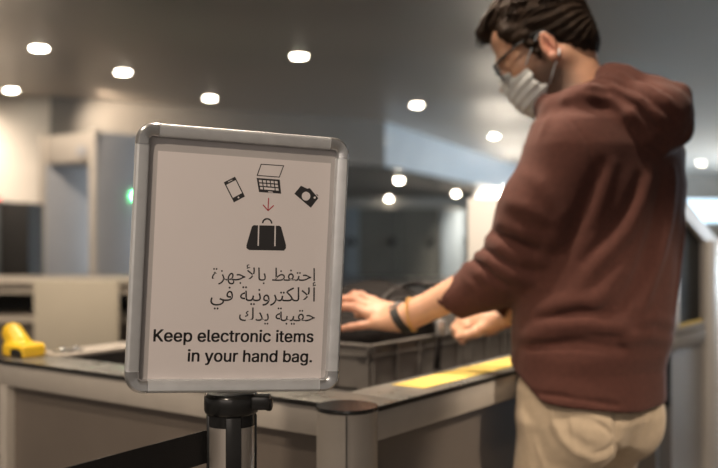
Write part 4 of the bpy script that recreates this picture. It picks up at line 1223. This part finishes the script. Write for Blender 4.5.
# torso and legs (under the clothes)
body.loft([(V3(588, 420, 1.96), 0.13, 0.085), (V3(590, 360, 1.96), 0.135, 0.09), (V3(600, 240, 1.97), 0.145, 0.095), (V3(604, 165, 1.975), 0.155, 0.09), (V3(597, 125, 1.975), 0.10, 0.07)], RGT, FWD, 0.03)
hipc = V3(588, 420, 1.96)
hipc[2] = 0.86
LEGS = []
for s in (-1, 1):
    hj = hipc + RGT * 0.088 * s
    kn_ = hj * 1.0 + FWD * (0.07 if s < 0 else 0.12) + RGT * 0.012 * s
    kn_[2] = 0.48
    an_ = hj - FWD * (0.075 if s < 0 else 0.035) + RGT * 0.02 * s
    an_[2] = 0.09
    LEGS.append((hj, kn_, an_))
    body.chain([hj, kn_, an_], [0.075, 0.052, 0.036], 0.02)
    body.cap(an_ - UP * 0.045 - FWD * 0.02, an_ - UP * 0.055 + FWD * 0.13, 0.032, 0.026, 0.02)
# head
body.ell(hp_(-0.012, 0, 0.035), (0.098, 0.076, 0.090), HFRAME, 0.02)
body.ell(hp_(0.040, 0, -0.030), (0.058, 0.060, 0.088), HFRAME, 0.03)
for s in (-1, 1):
    body.cap(hp_(-0.015, 0.050 * s, -0.050), hp_(0.068, 0.014 * s, -0.108), 0.024, 0.020, 0.025)
    body.ell(hp_(0.066, 0.040 * s, -0.026), (0.026, 0.024, 0.024), HFRAME, 0.025)
    body.cap(hp_(0.102, 0.010 * s, 0.020), hp_(0.082, 0.046 * s, 0.022), 0.0095, 0.008, 0.014)
    body.ell(hp_(0.100, 0.031 * s, 0.0), (0.014, 0.019, 0.011), HFRAME, 0.012, 's')
    body.ell(hp_(0.085, 0.031 * s, -0.001), (0.0125, 0.0135, 0.0115), HFRAME, 0.004)
    body.ell(hp_(0.112, 0.010 * s, -0.036), (0.010, 0.008, 0.008), HFRAME, 0.006)
body.cap(hp_(0.093, 0, 0.014), hp_(0.121, 0, -0.030), 0.0085, 0.0115, 0.010)
body.cap(hp_(0.094, -0.019, -0.064), hp_(0.094, 0.019, -0.064), 0.0075, None, 0.008)
body.cap(hp_(0.093, -0.016, -0.074), hp_(0.093, 0.016, -0.074), 0.0085, None, 0.008)
body.ell(hp_(0.086, 0, -0.104), (0.018, 0.022, 0.016), HFRAME, 0.015)
body.ell(hp_(0.044, 0, 0.050), (0.056, 0.064, 0.052), HFRAME, 0.015)
# neck
body.chain([hp_(-0.030, 0, -0.045), NECK, V3(598, 150, 1.975)], [0.058, 0.062, 0.075], 0.03)
body.cap(hp_(0.045, 0, -0.10), NECK + FWD * 0.02, 0.03, 0.045, 0.03)
# ears
for s in (-1, 1):
    fr_ = hfr(-0.16, 0.42 * s)
    e0 = hp_(-0.006, 0.080 * s, -0.021)
    body.ell(e0, (0.0185, 0.0085, 0.033), fr_, 0.004)
    body.ell(e0 + HF * 0.004 - HU * 0.026, (0.011, 0.0075, 0.012), fr_, 0.006)
    body.ell(e0 + HL * 0.0085 * s + HF * 0.002 + HU * 0.002, (0.0115, 0.0065, 0.0225), fr_, 0.004, 's')
    body.cap(e0 + HL * 0.004 * s - HF * 0.004 + HU * 0.016, e0 + HL * 0.004 * s - HF * 0.0055 - HU * 0.012, 0.0028, 0.0025, 0.004)
    body.cap(e0 + HL * 0.003 * s + HF * 0.012 - HU * 0.004, e0 + HL * 0.003 * s + HF * 0.010 - HU * 0.012, 0.0045, 0.004, 0.005)
# arms
body.chain([SHL, ELL], [0.05, 0.043], 0.02)
FAL = ELL * 0.62 + WRL * 0.38
body.chain([ELL, FAL, WRL * 0.88 + ELL * 0.12, WRL], [0.040, 0.0375, 0.0295, 0.026], 0.008)
body.chain([SHR, ELR], [0.05, 0.043], 0.02)
body.chain([ELR, ELR * 0.6 + WRR * 0.4, WRR], [0.042, 0.034, 0.025], 0.015)
# left hand, spread on the bag: index, middle, ring, little
mcp = [V3(373, 303, 2.068), V3(369.5, 308.5, 2.048), V3(370.5, 315.5, 2.028), V3(376, 324, 2.012)]
pip = [V3(361.5, 295.5, 2.082), V3(354, 299.5, 2.07), V3(354, 307.5, 2.045), V3(361, 325.5, 2.020)]
dip = [V3(354.5, 294.5, 2.092), V3(345, 299.5, 2.084), V3(345, 306.5, 2.058), V3(351, 327, 2.028)]
tip = [V3(348.5, 297.5, 2.10), V3(337, 302, 2.096), V3(336.5, 309, 2.070), V3(343, 328.5, 2.036)]
rad = [(0.0112, 0.0098, 0.0088, 0.0078), (0.0115, 0.010, 0.009, 0.008), (0.011, 0.0096, 0.0086, 0.0077), (0.0105, 0.009, 0.0080, 0.0072)]
carp = [V3(397, 311, 2.022), V3(397, 314.5, 2.014), V3(397.5, 318.5, 2.004), V3(398, 322.5, 1.998)]
for i in range(4):
    body.cap(carp[i], mcp[i], 0.0155, 0.0122, 0.014)
body.cap(WRL, (carp[1] + carp[2]) / 2, 0.025, 0.021, 0.02)
body.cap(carp[3], mcp[3] * 0.5 + carp[3] * 0.5, 0.017, 0.014, 0.014)
for i in range(4):
    body.chain([mcp[i], pip[i], dip[i], tip[i]], rad[i], 0.0045)
    body.ell(mcp[i] + UP * 0.006, (0.0085, 0.0085, 0.0075), None, 0.012)
# thumb on the far side of the hand
tb = [V3(392, 312, 2.05), V3(377, 312, 2.095), V3(367, 313, 2.115), V3(358, 315, 2.125)]
body.chain(tb, [0.017, 0.0125, 0.0112, 0.0092], 0.008)
# right hand, gripping the far edge of the bag
RB = [V3(479, 322, 2.285), V3(479, 326, 2.275)]
body.cap(WRR, RB[0], 0.025, 0.022, 0.02)
body.cap(WRR, RB[1], 0.024, 0.020, 0.02)
for i in range(4):
    o_ = np.array((0.004 * i, -0.016 * i, -0.004 * i)) + np.array((0, 0.035, 0.006))
    k0 = V3(476, 322, 2.28) + o_
    k1 = k0 + np.array((-0.032, 0.008, -0.004))
    k2 = k1 + np.array((-0.016, 0.0, -0.020))
    k3 = k2 + np.array((0.002, -0.004, -0.018))
    body.chain([k0, k1, k2, k3], [0.0115, 0.0098, 0.0088, 0.0076], 0.005)
rt = V3(484, 327, 2.25)
body.chain([rt, rt + np.array((-0.022, -0.018, -0.010)), rt + np.array((-0.046, -0.018, -0.018)), rt + np.array((-0.064, -0.012, -0.022))], [0.016, 0.0122, 0.011, 0.009], 0.008)


def beard(P):
    q = (P - HC) @ HFRAME.T
    x, y, z = q[:, 0], np.abs(q[:, 1]), q[:, 2]
    a = 1 / (1 + np.exp((z + 0.030 + 0.25 * np.maximum(x, 0)) / 0.008))
    side_ = 1 / (1 + np.exp(-(x - 0.002) / 0.006)) * 1 / (1 + np.exp((z - 0.01) / 0.01)) * 1 / (1 + np.exp((x - 0.030 - 0.4 * np.maximum(-z - 0.03, 0)) / 0.008))
    low = a * 1 / (1 + np.exp(-(x + 0.018) / 0.010))
    inb = (z > -0.135) & (z < 0.06) & (np.abs(x) < 0.14) & (y < 0.085)
    ear = np.exp(-(((x + 0.006) / 0.02) ** 2 + ((z + 0.021) / 0.036) ** 2) * 1.2) * (y > 0.07)
    return np.clip(np.maximum(low, side_ * 0.9) * (1 - ear), 0, 1) * inb * 0.95


def warm(P):
    q = (P - HC) @ HFRAME.T
    x, y, z = q[:, 0], np.abs(q[:, 1]), q[:, 2]
    ear = np.exp(-(((x + 0.006) / 0.02) ** 2 + ((z + 0.021) / 0.036) ** 2)) * (y > 0.07)
    hand = np.zeros(len(P))
    for p in tip + dip + pip:
        hand = np.maximum(hand, np.exp(-((P - p) ** 2).sum(1) / 0.018 ** 2))
    return np.clip(np.maximum(ear * 0.9, hand * 0.55), 0, 1)


bo = wear(body.mesh('body', 0.003, M['skin'], attrs={'beard': beard, 'warm': warm}))

# eyes and glasses
for s in (-1, 1):
    e = MB().lathe([(0.0, -0.010)] + [(0.010 * math.sin(math.pi * k / 8), -0.010 * math.cos(math.pi * k / 8)) for k in range(1, 8)] + [(0.0, 0.010)], 16, Matrix.Translation(Vector(hp_(0.0835, 0.031 * s, -0.002))))
    wear(e.build('eye', M['eye'], smooth=True))
gl = empty('glasses', Vector((0, 0, 0)))
wear(gl)


def hpv(x, y, z):
    return Vector(hp_(x, y, z))


def wear_sub(o, par):
    o.parent = par
    o.matrix_parent_inverse = par.matrix_basis.inverted() if False else Matrix()
    return o


fm = MB()
for s in (-1, 1):
    ring = []
    for k in range(28):
        a = 2 * math.pi * k / 28
        cx, cz = math.cos(a), math.sin(a)
        e = 0.6
        yy = math.copysign(abs(cx) ** e, cx) * 0.025
        zz = math.copysign(abs(cz) ** e, cz) * 0.019
        ring.append(hpv(0.116 - abs(0.034 + yy * s * s - 0.034) * 0.0 - 0.10 * max(0, abs(0.034 * s + yy) - 0.02), 0.034 * s + yy, -0.004 + zz))
    fm.tube(ring, 0.0026, 8, closed=True)
fm.tube([hpv(0.117, -0.011, 0.004), hpv(0.121, 0, 0.007), hpv(0.117, 0.011, 0.004)], 0.0018, 8)
fm.build('lens_frame', M['black_plastic'], gl, smooth=True)
for s in (-1, 1):
    MB().tube([hpv(0.111, 0.060 * s, 0.008), hpv(0.098, 0.072 * s, 0.010), hpv(0.05, 0.079 * s, 0.016), hpv(0.004, 0.0825 * s, 0.016), hpv(-0.012, 0.082 * s, 0.010), hpv(-0.028, 0.080 * s, -0.012)], 0.0022, 8, flat=0.0034).build('temple_arm', M['black_plastic'], gl, smooth=True)
    pts = []
    lm = MB()
    t = bmesh.new()
    vs = []
    for k in range(24):
        a = 2 * math.pi * k / 24
        cx, cz = math.cos(a), math.sin(a)
        yy = math.copysign(abs(cx) ** 0.6, cx) * 0.0245
        zz = math.copysign(abs(cz) ** 0.6, cz) * 0.0185
        vs.append(t.verts.new(hpv(0.1158 - 0.10 * max(0, abs(0.034 * s + yy) - 0.02), 0.034 * s + yy, -0.004 + zz)))
    t.faces.new(vs)
    lm._add(t)
    lo_ = lm.build('lens', M['glass'], gl)
    sol = lo_.modifiers.new('thick', 'SOLIDIFY')
    sol.thickness = 0.001

# face mask
mk = Solid()
mk.ell(hp_(0.052, 0, -0.052), (0.066, 0.068, 0.070), HFRAME, 0.02)
mk.cap(hp_(0.112, 0, -0.024), hp_(0.102, 0, -0.062), 0.0175, 0.022, 0.025)
mk.ell(hp_(0.075, 0, -0.095), (0.040, 0.044, 0.036), HFRAME, 0.03)
# trimmed: upper edge over the nose bridge, rear edge across the cheek, lower edge below the chin
mk.plane(hp_(0.125, 0, 0.001), HU * 0.80 - HF * 0.36 + 0 * HL, 0.003)
mk.plane(hp_(0.060, 0, -0.027), -HF * 0.91 + HU * 0.41, 0.003)
for s in (-1, 1):
    mk.ell(hp_(0.040, 0.070 * s, -0.062), (0.016, 0.04, 0.020), HFRAME, 0.006, 's')
mk.plane(hp_(0.05, 0, -0.126), -HU, 0.003)


def pleat(P):
    q = (P - HC) @ HFRAME.T
    return 0.0011 * np.sin(q[:, 2] * 330.0 + q[:, 0] * 60)


mk.warp(pleat)
mo = wear(mk.mesh('face_mask', 0.0025, M['mask']))


def mask_edge_pts(f, n):
    return [f(i / (n - 1)) for i in range(n)]


for s in (-1, 1):
    ua, la = hp_(0.060, 0.064 * s, -0.030), hp_(0.034, 0.062 * s, -0.088)
    ue, le = hp_(0.004, 0.081 * s, 0.010), hp_(-0.012, 0.081 * s, -0.050)
    wear(MB().tube([Vector(ua), Vector((ua + ue) / 2 + HL * 0.004 * s), Vector(ue), Vector(hp_(-0.014, 0.079 * s, 0.008))], 0.0017, 8).build('ear_loop', M['mask_edge'], smooth=True))
    wear(MB().tube([Vector(la), Vector((la + le) / 2 + HL * 0.006 * s), Vector(le), Vector(hp_(-0.020, 0.079 * s, -0.040))], 0.0017, 8).build('ear_loop', M['mask_edge'], smooth=True))

# hair
hr = Solid()
hr.ell(hp_(-0.014, 0, 0.056), (0.104, 0.085, 0.092), HFRAME, 0.02)
hr.ell(hp_(-0.050, 0, -0.004), (0.064, 0.074, 0.085), HFRAME, 0.03)
for y_ in (-0.026, 0.0, 0.024):
    hr.chain([hp_(0.040, y_, 0.112), hp_(0.078, y_, 0.102), hp_(0.100, y_ * 1.05, 0.094), hp_(0.117, y_ * 1.1, 0.078)], [0.026, 0.017, 0.011, 0.004], 0.014)
for s in (-1, 1):
    hr.cap(hp_(0.050, 0.066 * s, 0.055), hp_(0.038, 0.069 * s, 0.028), 0.016, 0.012, 0.015)
    hr.cap(hp_(0.022, 0.073 * s, 0.03), hp_(0.018, 0.071 * s, -0.020), 0.011, 0.006, 0.012)
    # clear the ear and the side of the face
    hr.ell(hp_(-0.007, 0.090 * s, -0.022), (0.022, 0.02, 0.034), hfr(-0.16), 0.008, 's')
hr.ell(hp_(0.112, 0, 0.040), (0.040, 0.085, 0.046), hfr(0.1), 0.006, 's')
hr.ell(hp_(0.085, 0, -0.05), (0.062, 0.095, 0.065), HFRAME, 0.012, 's')
hr.plane(hp_(-0.06, 0, -0.076), -HU * 0.95 + HF * 0.12, 0.01)
hr.plane(hp_(-0.016, 0, -0.040), -HU * 0.70 + HF * 0.70, 0.01)
for s in (-1, 1):
    hr.cap(hp_(0.030, 0.073 * s, 0.03), hp_(0.021, 0.072 * s, -0.030), 0.012, 0.005, 0.010)
    hr.cap(hp_(0.055, 0.064 * s, 0.060), hp_(0.048, 0.067 * s, 0.030), 0.014, 0.010, 0.015)
rng = np.random.RandomState(4)


def strands(P):
    q = (P - HC) @ HFRAME.T
    x, y, z = q[:, 0], q[:, 1], q[:, 2]
    ang = np.arctan2(y, z - 0.0)
    fl = x * 1.0 + 0.3 * z
    w = 0.0016 * np.sin(26 * ang + 30 * fl + 2 * np.sin(40 * x))
    w += 0.0011 * np.sin(70 * ang + 40 * x + 3 * np.sin(35 * fl + 20 * y))
    w += 0.0007 * np.sin(170 * ang - 60 * z + 3 * np.sin(60 * x))
    return w


hr.warp(strands)
ho_ = wear(hr.mesh('hair', 0.0025, M['hair']))
lk = MB()
for i in range(30):
    y0 = rng.uniform(-0.045, 0.05)
    x0 = rng.uniform(0.05, 0.085)
    ln = rng.uniform(0.6, 1.0)
    dz = rng.uniform(-0.006, 0.006)
    lk.tube([hpv(x0 - 0.04, y0, 0.122), hpv(x0 - 0.01, y0 * 1.02, 0.117 + dz), hpv(x0 + 0.022 * ln, y0 * 1.05, 0.106 + dz), hpv(x0 + 0.050 * ln, y0 * 1.05 + rng.uniform(-.006, .006), 0.079 + dz)], [0.0035, 0.0042, 0.003, 0.0006], 6)
EC, ER = np.array((-0.014, 0, 0.056)), np.array((0.104, 0.085, 0.092))


def on_head(b, a, lift):
    n = np.array((math.cos(b) * math.cos(a), math.sin(a), math.sin(b) * math.cos(a)))
    return hpv(*(EC + n * (ER + lift)))


for i in range(230):
    a = rng.uniform(-1.25, 1.25)
    b = rng.uniform(0.55, 3.05)
    da, db = rng.uniform(-0.16, 0.16), -rng.uniform(0.16, 0.42)
    if b > 2.3:
        db = -db * 0.8
    lf = rng.uniform(0.002, 0.007)
    w0 = rng.uniform(0.0024, 0.0046)
    lk.tube([on_head(b, a, -0.003), on_head(b + db * 0.35, a + da * 0.3, lf * 0.7), on_head(b + db * 0.75, a + da * 0.8, lf), on_head(b + db, a + da * 1.3, lf * 0.6)], [w0 * 0.8, w0, w0 * 0.8, 0.0005], 6)
lk_o = lk.build('loose_locks', M['hair'], smooth=True)
lk_o['kind'] = 'stuff'
wear_sub(lk_o, ho_)

# hoodie
hz = Solid()
HSEC = [
    (V3(586, 430, 1.955), 0.186, 0.145),
    (V3(586, 396, 1.955), 0.188, 0.147), (V3(588, 366, 1.955), 0.186, 0.143), (V3(591, 352, 1.955), 0.190, 0.146), (V3(593, 325, 1.958), 0.192, 0.150),
    (V3(596, 285, 1.962), 0.190, 0.150), (V3(602, 230, 1.97), 0.196, 0.150), (V3(605, 185, 1.975), 0.202, 0.148),
    (V3(604, 150, 1.975), 0.198, 0.140), (V3(600, 126, 1.975), 0.165, 0.125), (V3(596, 112, 1.978), 0.115, 0.10), (V3(592, 101, 1.98), 0.08, 0.08)]
hz.loft(HSEC, RGT, FWD, 0.03)
CUL = V3(448, 304.5, 1.972)
hz.chain([SHL + RGT * 0.03, SHL * 0.5 + ELL * 0.5 + np.array((-0.004, -0.01, 0)), ELL + UP * 0.004], [0.078, 0.069, 0.071], 0.045)
hz.chain([ELL + UP * 0.004, V3(487, 283, 1.945), CUL], [0.071, 0.054, 0.0405], 0.02)
hz.chain([SHR - RGT * 0.03, SHR * 0.5 + ELR * 0.5, ELR], [0.078, 0.072, 0.07], 0.05)
CUR = V3(506, 318, 2.185)
hz.chain([ELR, CUR], [0.065, 0.054], 0.03)
# hood lying on the back, and its collar round the neck
HK = [V3(548, 106, 2.00), V3(557, 110, 1.915), V3(580, 102, 1.885), V3(606, 93, 1.90), V3(622, 84, 1.96), V3(606, 86, 2.06), V3(575, 92, 2.09), V3(553, 102, 2.06)]
hz.chain(HK + [HK[0]], [0.024, 0.026, 0.028, 0.030, 0.032, 0.030, 0.026, 0.024, 0.024], 0.03)
hz.ell(V3(640, 112, 1.90), (0.085, 0.10, 0.062), np.array((RGT, FWD, UP)), 0.03)
hz.ell(V3(660, 122, 1.88), (0.070, 0.055, 0.055), np.array((RGT, FWD, UP)), 0.03)
hz.cap(V3(608, 78, 1.94), V3(655, 92, 1.90), 0.028, 0.026, 0.03)
hz.cap(V3(655, 92, 1.90), V3(679, 95, 1.89), 0.026, 0.018, 0.02)
hz.cap(V3(679, 95, 1.89), V3(680, 132, 1.88), 0.020, 0.020, 0.02)
hz.cap(V3(680, 132, 1.88), V3(662, 146, 1.86), 0.020, 0.016, 0.02)
# neck opening and sleeve openings
hz.chain([hp_(-0.02, 0, -0.02), NECK - UP * 0.02], [0.068, 0.060], 0.012, 's')
hz.cap(hp_(0.05, 0, -0.11), NECK, 0.040, 0.050, 0.012, 's')
dL = (CUL - ELL) / np.linalg.norm(CUL - ELL)
hz.cap(CUL - dL * 0.02, CUL + dL * 0.08, 0.0355, 0.0365, 0.003, 's')
hz.plane(CUL + dL * 0.006, dL - UP * 0.55, 0.004)
dR = (CUR - ELR) / np.linalg.norm(CUR - ELR)
hz.cap(CUR - dR * 0.07, CUR + dR * 0.08, 0.048, 0.051, 0.003, 's')
# the cloth gives way where it leans against the counter
hz.rbox(kp(-0.3, 0.8, 0.83), (0.343, 1.5, 0.104), 0.004, fr, 0.006, 's')
# hem
hz.plane(V3(588, 387, 1.955), -UP + FWD * 0.21, 0.006)
# lower edge of the hood lying on the back
hz.ridge([(566, 100), (590, 94), (612, 99), (632, 114), (650, 137), (664, 150)], 0.016, 0.012, 0.45)
hz.flush()
# folds, laid on the cloth they crease
for pts_, a_, w_ in [
    ([(484, 237), (500, 247), (522, 258), (545, 262)], .014, .012), ([(473, 252), (489, 260), (510, 275), (530, 280)], .014, .012),
    ([(463, 263), (480, 274), (500, 290)], .012, .010), ([(462, 272), (472, 285), (482, 301)], .006, .008),
    ([(478, 246), (495, 256), (515, 268)], -.009, .007), ([(468, 258), (486, 268), (505, 284)], -.009, .007),
    ([(500, 222), (520, 232), (546, 240), (562, 238)], .012, .013), ([(508, 202), (526, 208), (548, 222)], .007, .012),
    ([(494, 232), (512, 241), (536, 250)], -.008, .008), ([(540, 262), (552, 240), (560, 214)], .008, .013),
    ([(524, 172), (540, 184), (552, 204)], .005, .014),
    ([(651, 172), (641, 204), (626, 233), (597, 263), (568, 302)], .014, .014), ([(612, 165), (602, 195), (594, 222)], .010, .013),
    ([(673, 172), (668, 222), (655, 270), (641, 310)], .012, .014), ([(684, 215), (680, 260), (674, 310)], .007, .012),
    ([(640, 178), (628, 208), (610, 232), (586, 262)], -.012, .012), ([(662, 178), (655, 222), (642, 266), (622, 306)], -.011, .013),
    ([(600, 166), (588, 196), (576, 226), (566, 254)], -.012, .013), ([(622, 268), (604, 290), (590, 312)], .009, .013),
    ([(532, 312), (560, 304), (584, 300), (610, 294)], .010, .014), ([(522, 332), (550, 327), (580, 324), (622, 327)], .010, .014),
    ([(540, 319), (575, 312), (606, 312)], -.009, .010), ([(640, 322), (655, 318), (672, 324)], .008, .012),
    ([(507, 351), (540, 344), (580, 343), (615, 347), (670, 357)], -.010, .011), ([(626, 338), (650, 336), (672, 342)], .008, .012),
    ([(512, 338), (530, 336), (552, 338)], .008, .010), ([(590, 336), (604, 338), (622, 338)], -.006, .008),
    ([(584, 82), (614, 86), (640, 100), (660, 118), (682, 132)], .010, .010), ([(588, 90), (612, 92), (636, 107), (656, 128)], -.010, .008),
    ([(622, 74), (646, 86), (668, 100), (684, 116)], .008, .009), ([(604, 78), (630, 88), (652, 104), (672, 120)], -.010, .008),
    ([(638, 80), (660, 90), (676, 104)], -.006, .007), ([(552, 112), (546, 124), (540, 138)], .006, .009),
    ([(562, 116), (577, 127), (588, 144), (594, 166), (592, 190)], -.0035, .004),
    ([(510, 391), (560, 396), (610, 404), (664, 410)], -.004, .005),
]:
    hz.fold(pts_, a_, w_)
hz.lay()


def cloth(P):
    q = P * 26.0
    return 0.0016 * np.sin(q[:, 0] * 1.3 + 2.1 * np.sin(q[:, 2] * 0.6)) * np.sin(q[:, 1] * 1.1 + q[:, 2] * 0.7)


hz.warp(cloth)
hoo = wear(hz.mesh('hoodie', 0.004, M['hoodie']))

# trousers
tz = Solid()
pc = lambda z: np.array((hipc[0], hipc[1], z))
tz.loft([(pc(0.96), 0.155, 0.11), (pc(0.90), 0.172, 0.126), (pc(0.84), 0.170, 0.124), (pc(0.79), 0.145, 0.095)], RGT, FWD, 0.03)
for s, (hj, kn_, an_) in zip((-1, 1), LEGS):
    tz.chain([hj - UP * 0.03, kn_, an_ + UP * 0.01], [0.086 if s < 0 else 0.080, 0.064, 0.056], 0.03)
    tz.ell(pc(0.825) - FWD * 0.044 + RGT * 0.076 * s, (0.078, 0.076, 0.085), np.array((RGT, FWD, UP)), 0.03)
tz.plane(pc(0.045), -UP, 0.004)
for pts_, a_, w_ in [
    ([(552, 408), (554, 424), (562, 440), (575, 452), (590, 458)], .007, .007), ([(546, 410), (548, 428), (556, 444)], -.004, .008),
    ([(574, 410), (590, 414), (602, 420), (611, 430)], .006, .006), ([(566, 420), (572, 436), (584, 446), (600, 448)], -.004, .010),
    ([(617, 405), (616, 425), (617, 445), (618, 470)], -.008, .008), ([(613, 436), (606, 428), (598, 424)], -.006, .006),
    ([(590, 462), (604, 458), (614, 450)], .006, .006), ([(592, 454), (606, 450), (614, 443)], -.005, .005),
    ([(522, 405), (526, 425), (530, 450)], .004, .008), ([(536, 440), (541, 455), (544, 468)], .005, .008),
    ([(640, 414), (636, 434), (628, 452)], .005, .008), ([(650, 412), (646, 430), (636, 452)], .004, .006),
    ([(540, 404), (580, 406), (640, 412)], -.002, .004), ([(570, 408), (572, 428), (574, 446)], .003, .005)]:
    tz.fold(pts_, a_, w_)
tz.lay()
wear(tz.mesh('trousers', 0.004, M['trousers']))

# shoes
for s, (hj, kn_, an_) in zip((-1, 1), LEGS):
    so = Solid()
    b_0 = np.array((an_[0], an_[1], 0))
    frm = np.array((FWD, RGT, UP))
    so.ell(b_0 + FWD * 0.02 + UP * 0.05, (0.085, 0.042, 0.05), frm, 0.03)
    so.ell(b_0 + FWD * 0.115 + UP * 0.04, (0.085, 0.047, 0.036), frm, 0.03)
    so.cap(b_0 + UP * 0.05, b_0 + UP * 0.10, 0.046, 0.044, 0.02)
    so.plane(b_0 + UP * 0.018, -UP, 0.002)
    sho = wear(so.mesh('shoe', 0.004, M['shoe']))
    poly = []
    for k in range(24):
        a = 2 * math.pi * k / 24
        p = b_0 + FWD * (0.065 + 0.14 * math.cos(a)) + RGT * 0.049 * math.copysign(abs(math.sin(a)) ** 0.8, math.sin(a))
        poly.append((p[0], p[1]))
    wear_sub(MB().prism(poly, 0.0, 0.022).build('sole', M['sole'], None), sho)

# wristwatch strap and bead bracelet on the left wrist
ax = Vector(WRL - FAL).normalized()
side_ = ax.cross(Vector((0, 0, 1))).normalized()
upv = side_.cross(ax)


def band(c, ru, rw, tiltv, r, flat, name, m, par=None, n=32):
    pts = [Vector(c) + side_ * math.cos(2 * math.pi * k / n) * ru + upv * math.sin(2 * math.pi * k / n) * rw + ax * tiltv * math.sin(2 * math.pi * k / n) for k in range(n)]
    t = MB()
    return pts


wc = Vector(WRL) + ax * 0.012
pts = band(wc, 0.0315, 0.0300, 0.004, 0, 0, '', None)
w_ = bmesh.new()
rings = []
for p in pts:
    d = (p - wc).normalized()
    rings.append([w_.verts.new(p + ax * a + d * b) for a, b in ((-0.009, 0), (-0.009, 0.003), (0.009, 0.003), (0.009, 0))])
for i in range(len(rings)):
    A, B = rings[i], rings[(i + 1) % len(rings)]
    for k in range(4):
        w_.faces.new((A[k], A[(k + 1) % 4], B[(k + 1) % 4], B[k]))
bmesh.ops.recalc_face_normals(w_, faces=w_.faces[:])
wb = MB()
wb._add(w_)
wo = wear(wb.build('watch_strap', M['black_matte'], angle=40))
top = wc + upv * 0.0335
wm = Matrix((ax, side_, upv)).transposed().to_4x4()
wm.translation = top
wear_sub(MB().box((-0.014, -0.014, -0.003), (0.014, 0.014, 0.004), 0.003, wm).build('watch_case', M['buckle'], angle=40), wo)
bc = Vector(WRL) - ax * 0.012
bpts = band(bc, 0.0335, 0.0335, -0.010, 0, 0, '', None, n=30)
bm_ = MB()
for i, p in enumerate(bpts):
    bm_.lathe([(0.0, -0.0034), (0.0024, -0.0024), (0.0034, 0), (0.0024, 0.0024), (0.0, 0.0034)], 10, Matrix.Translation(p))
wear(bm_.build('bead_bracelet', M['gold'], smooth=True))
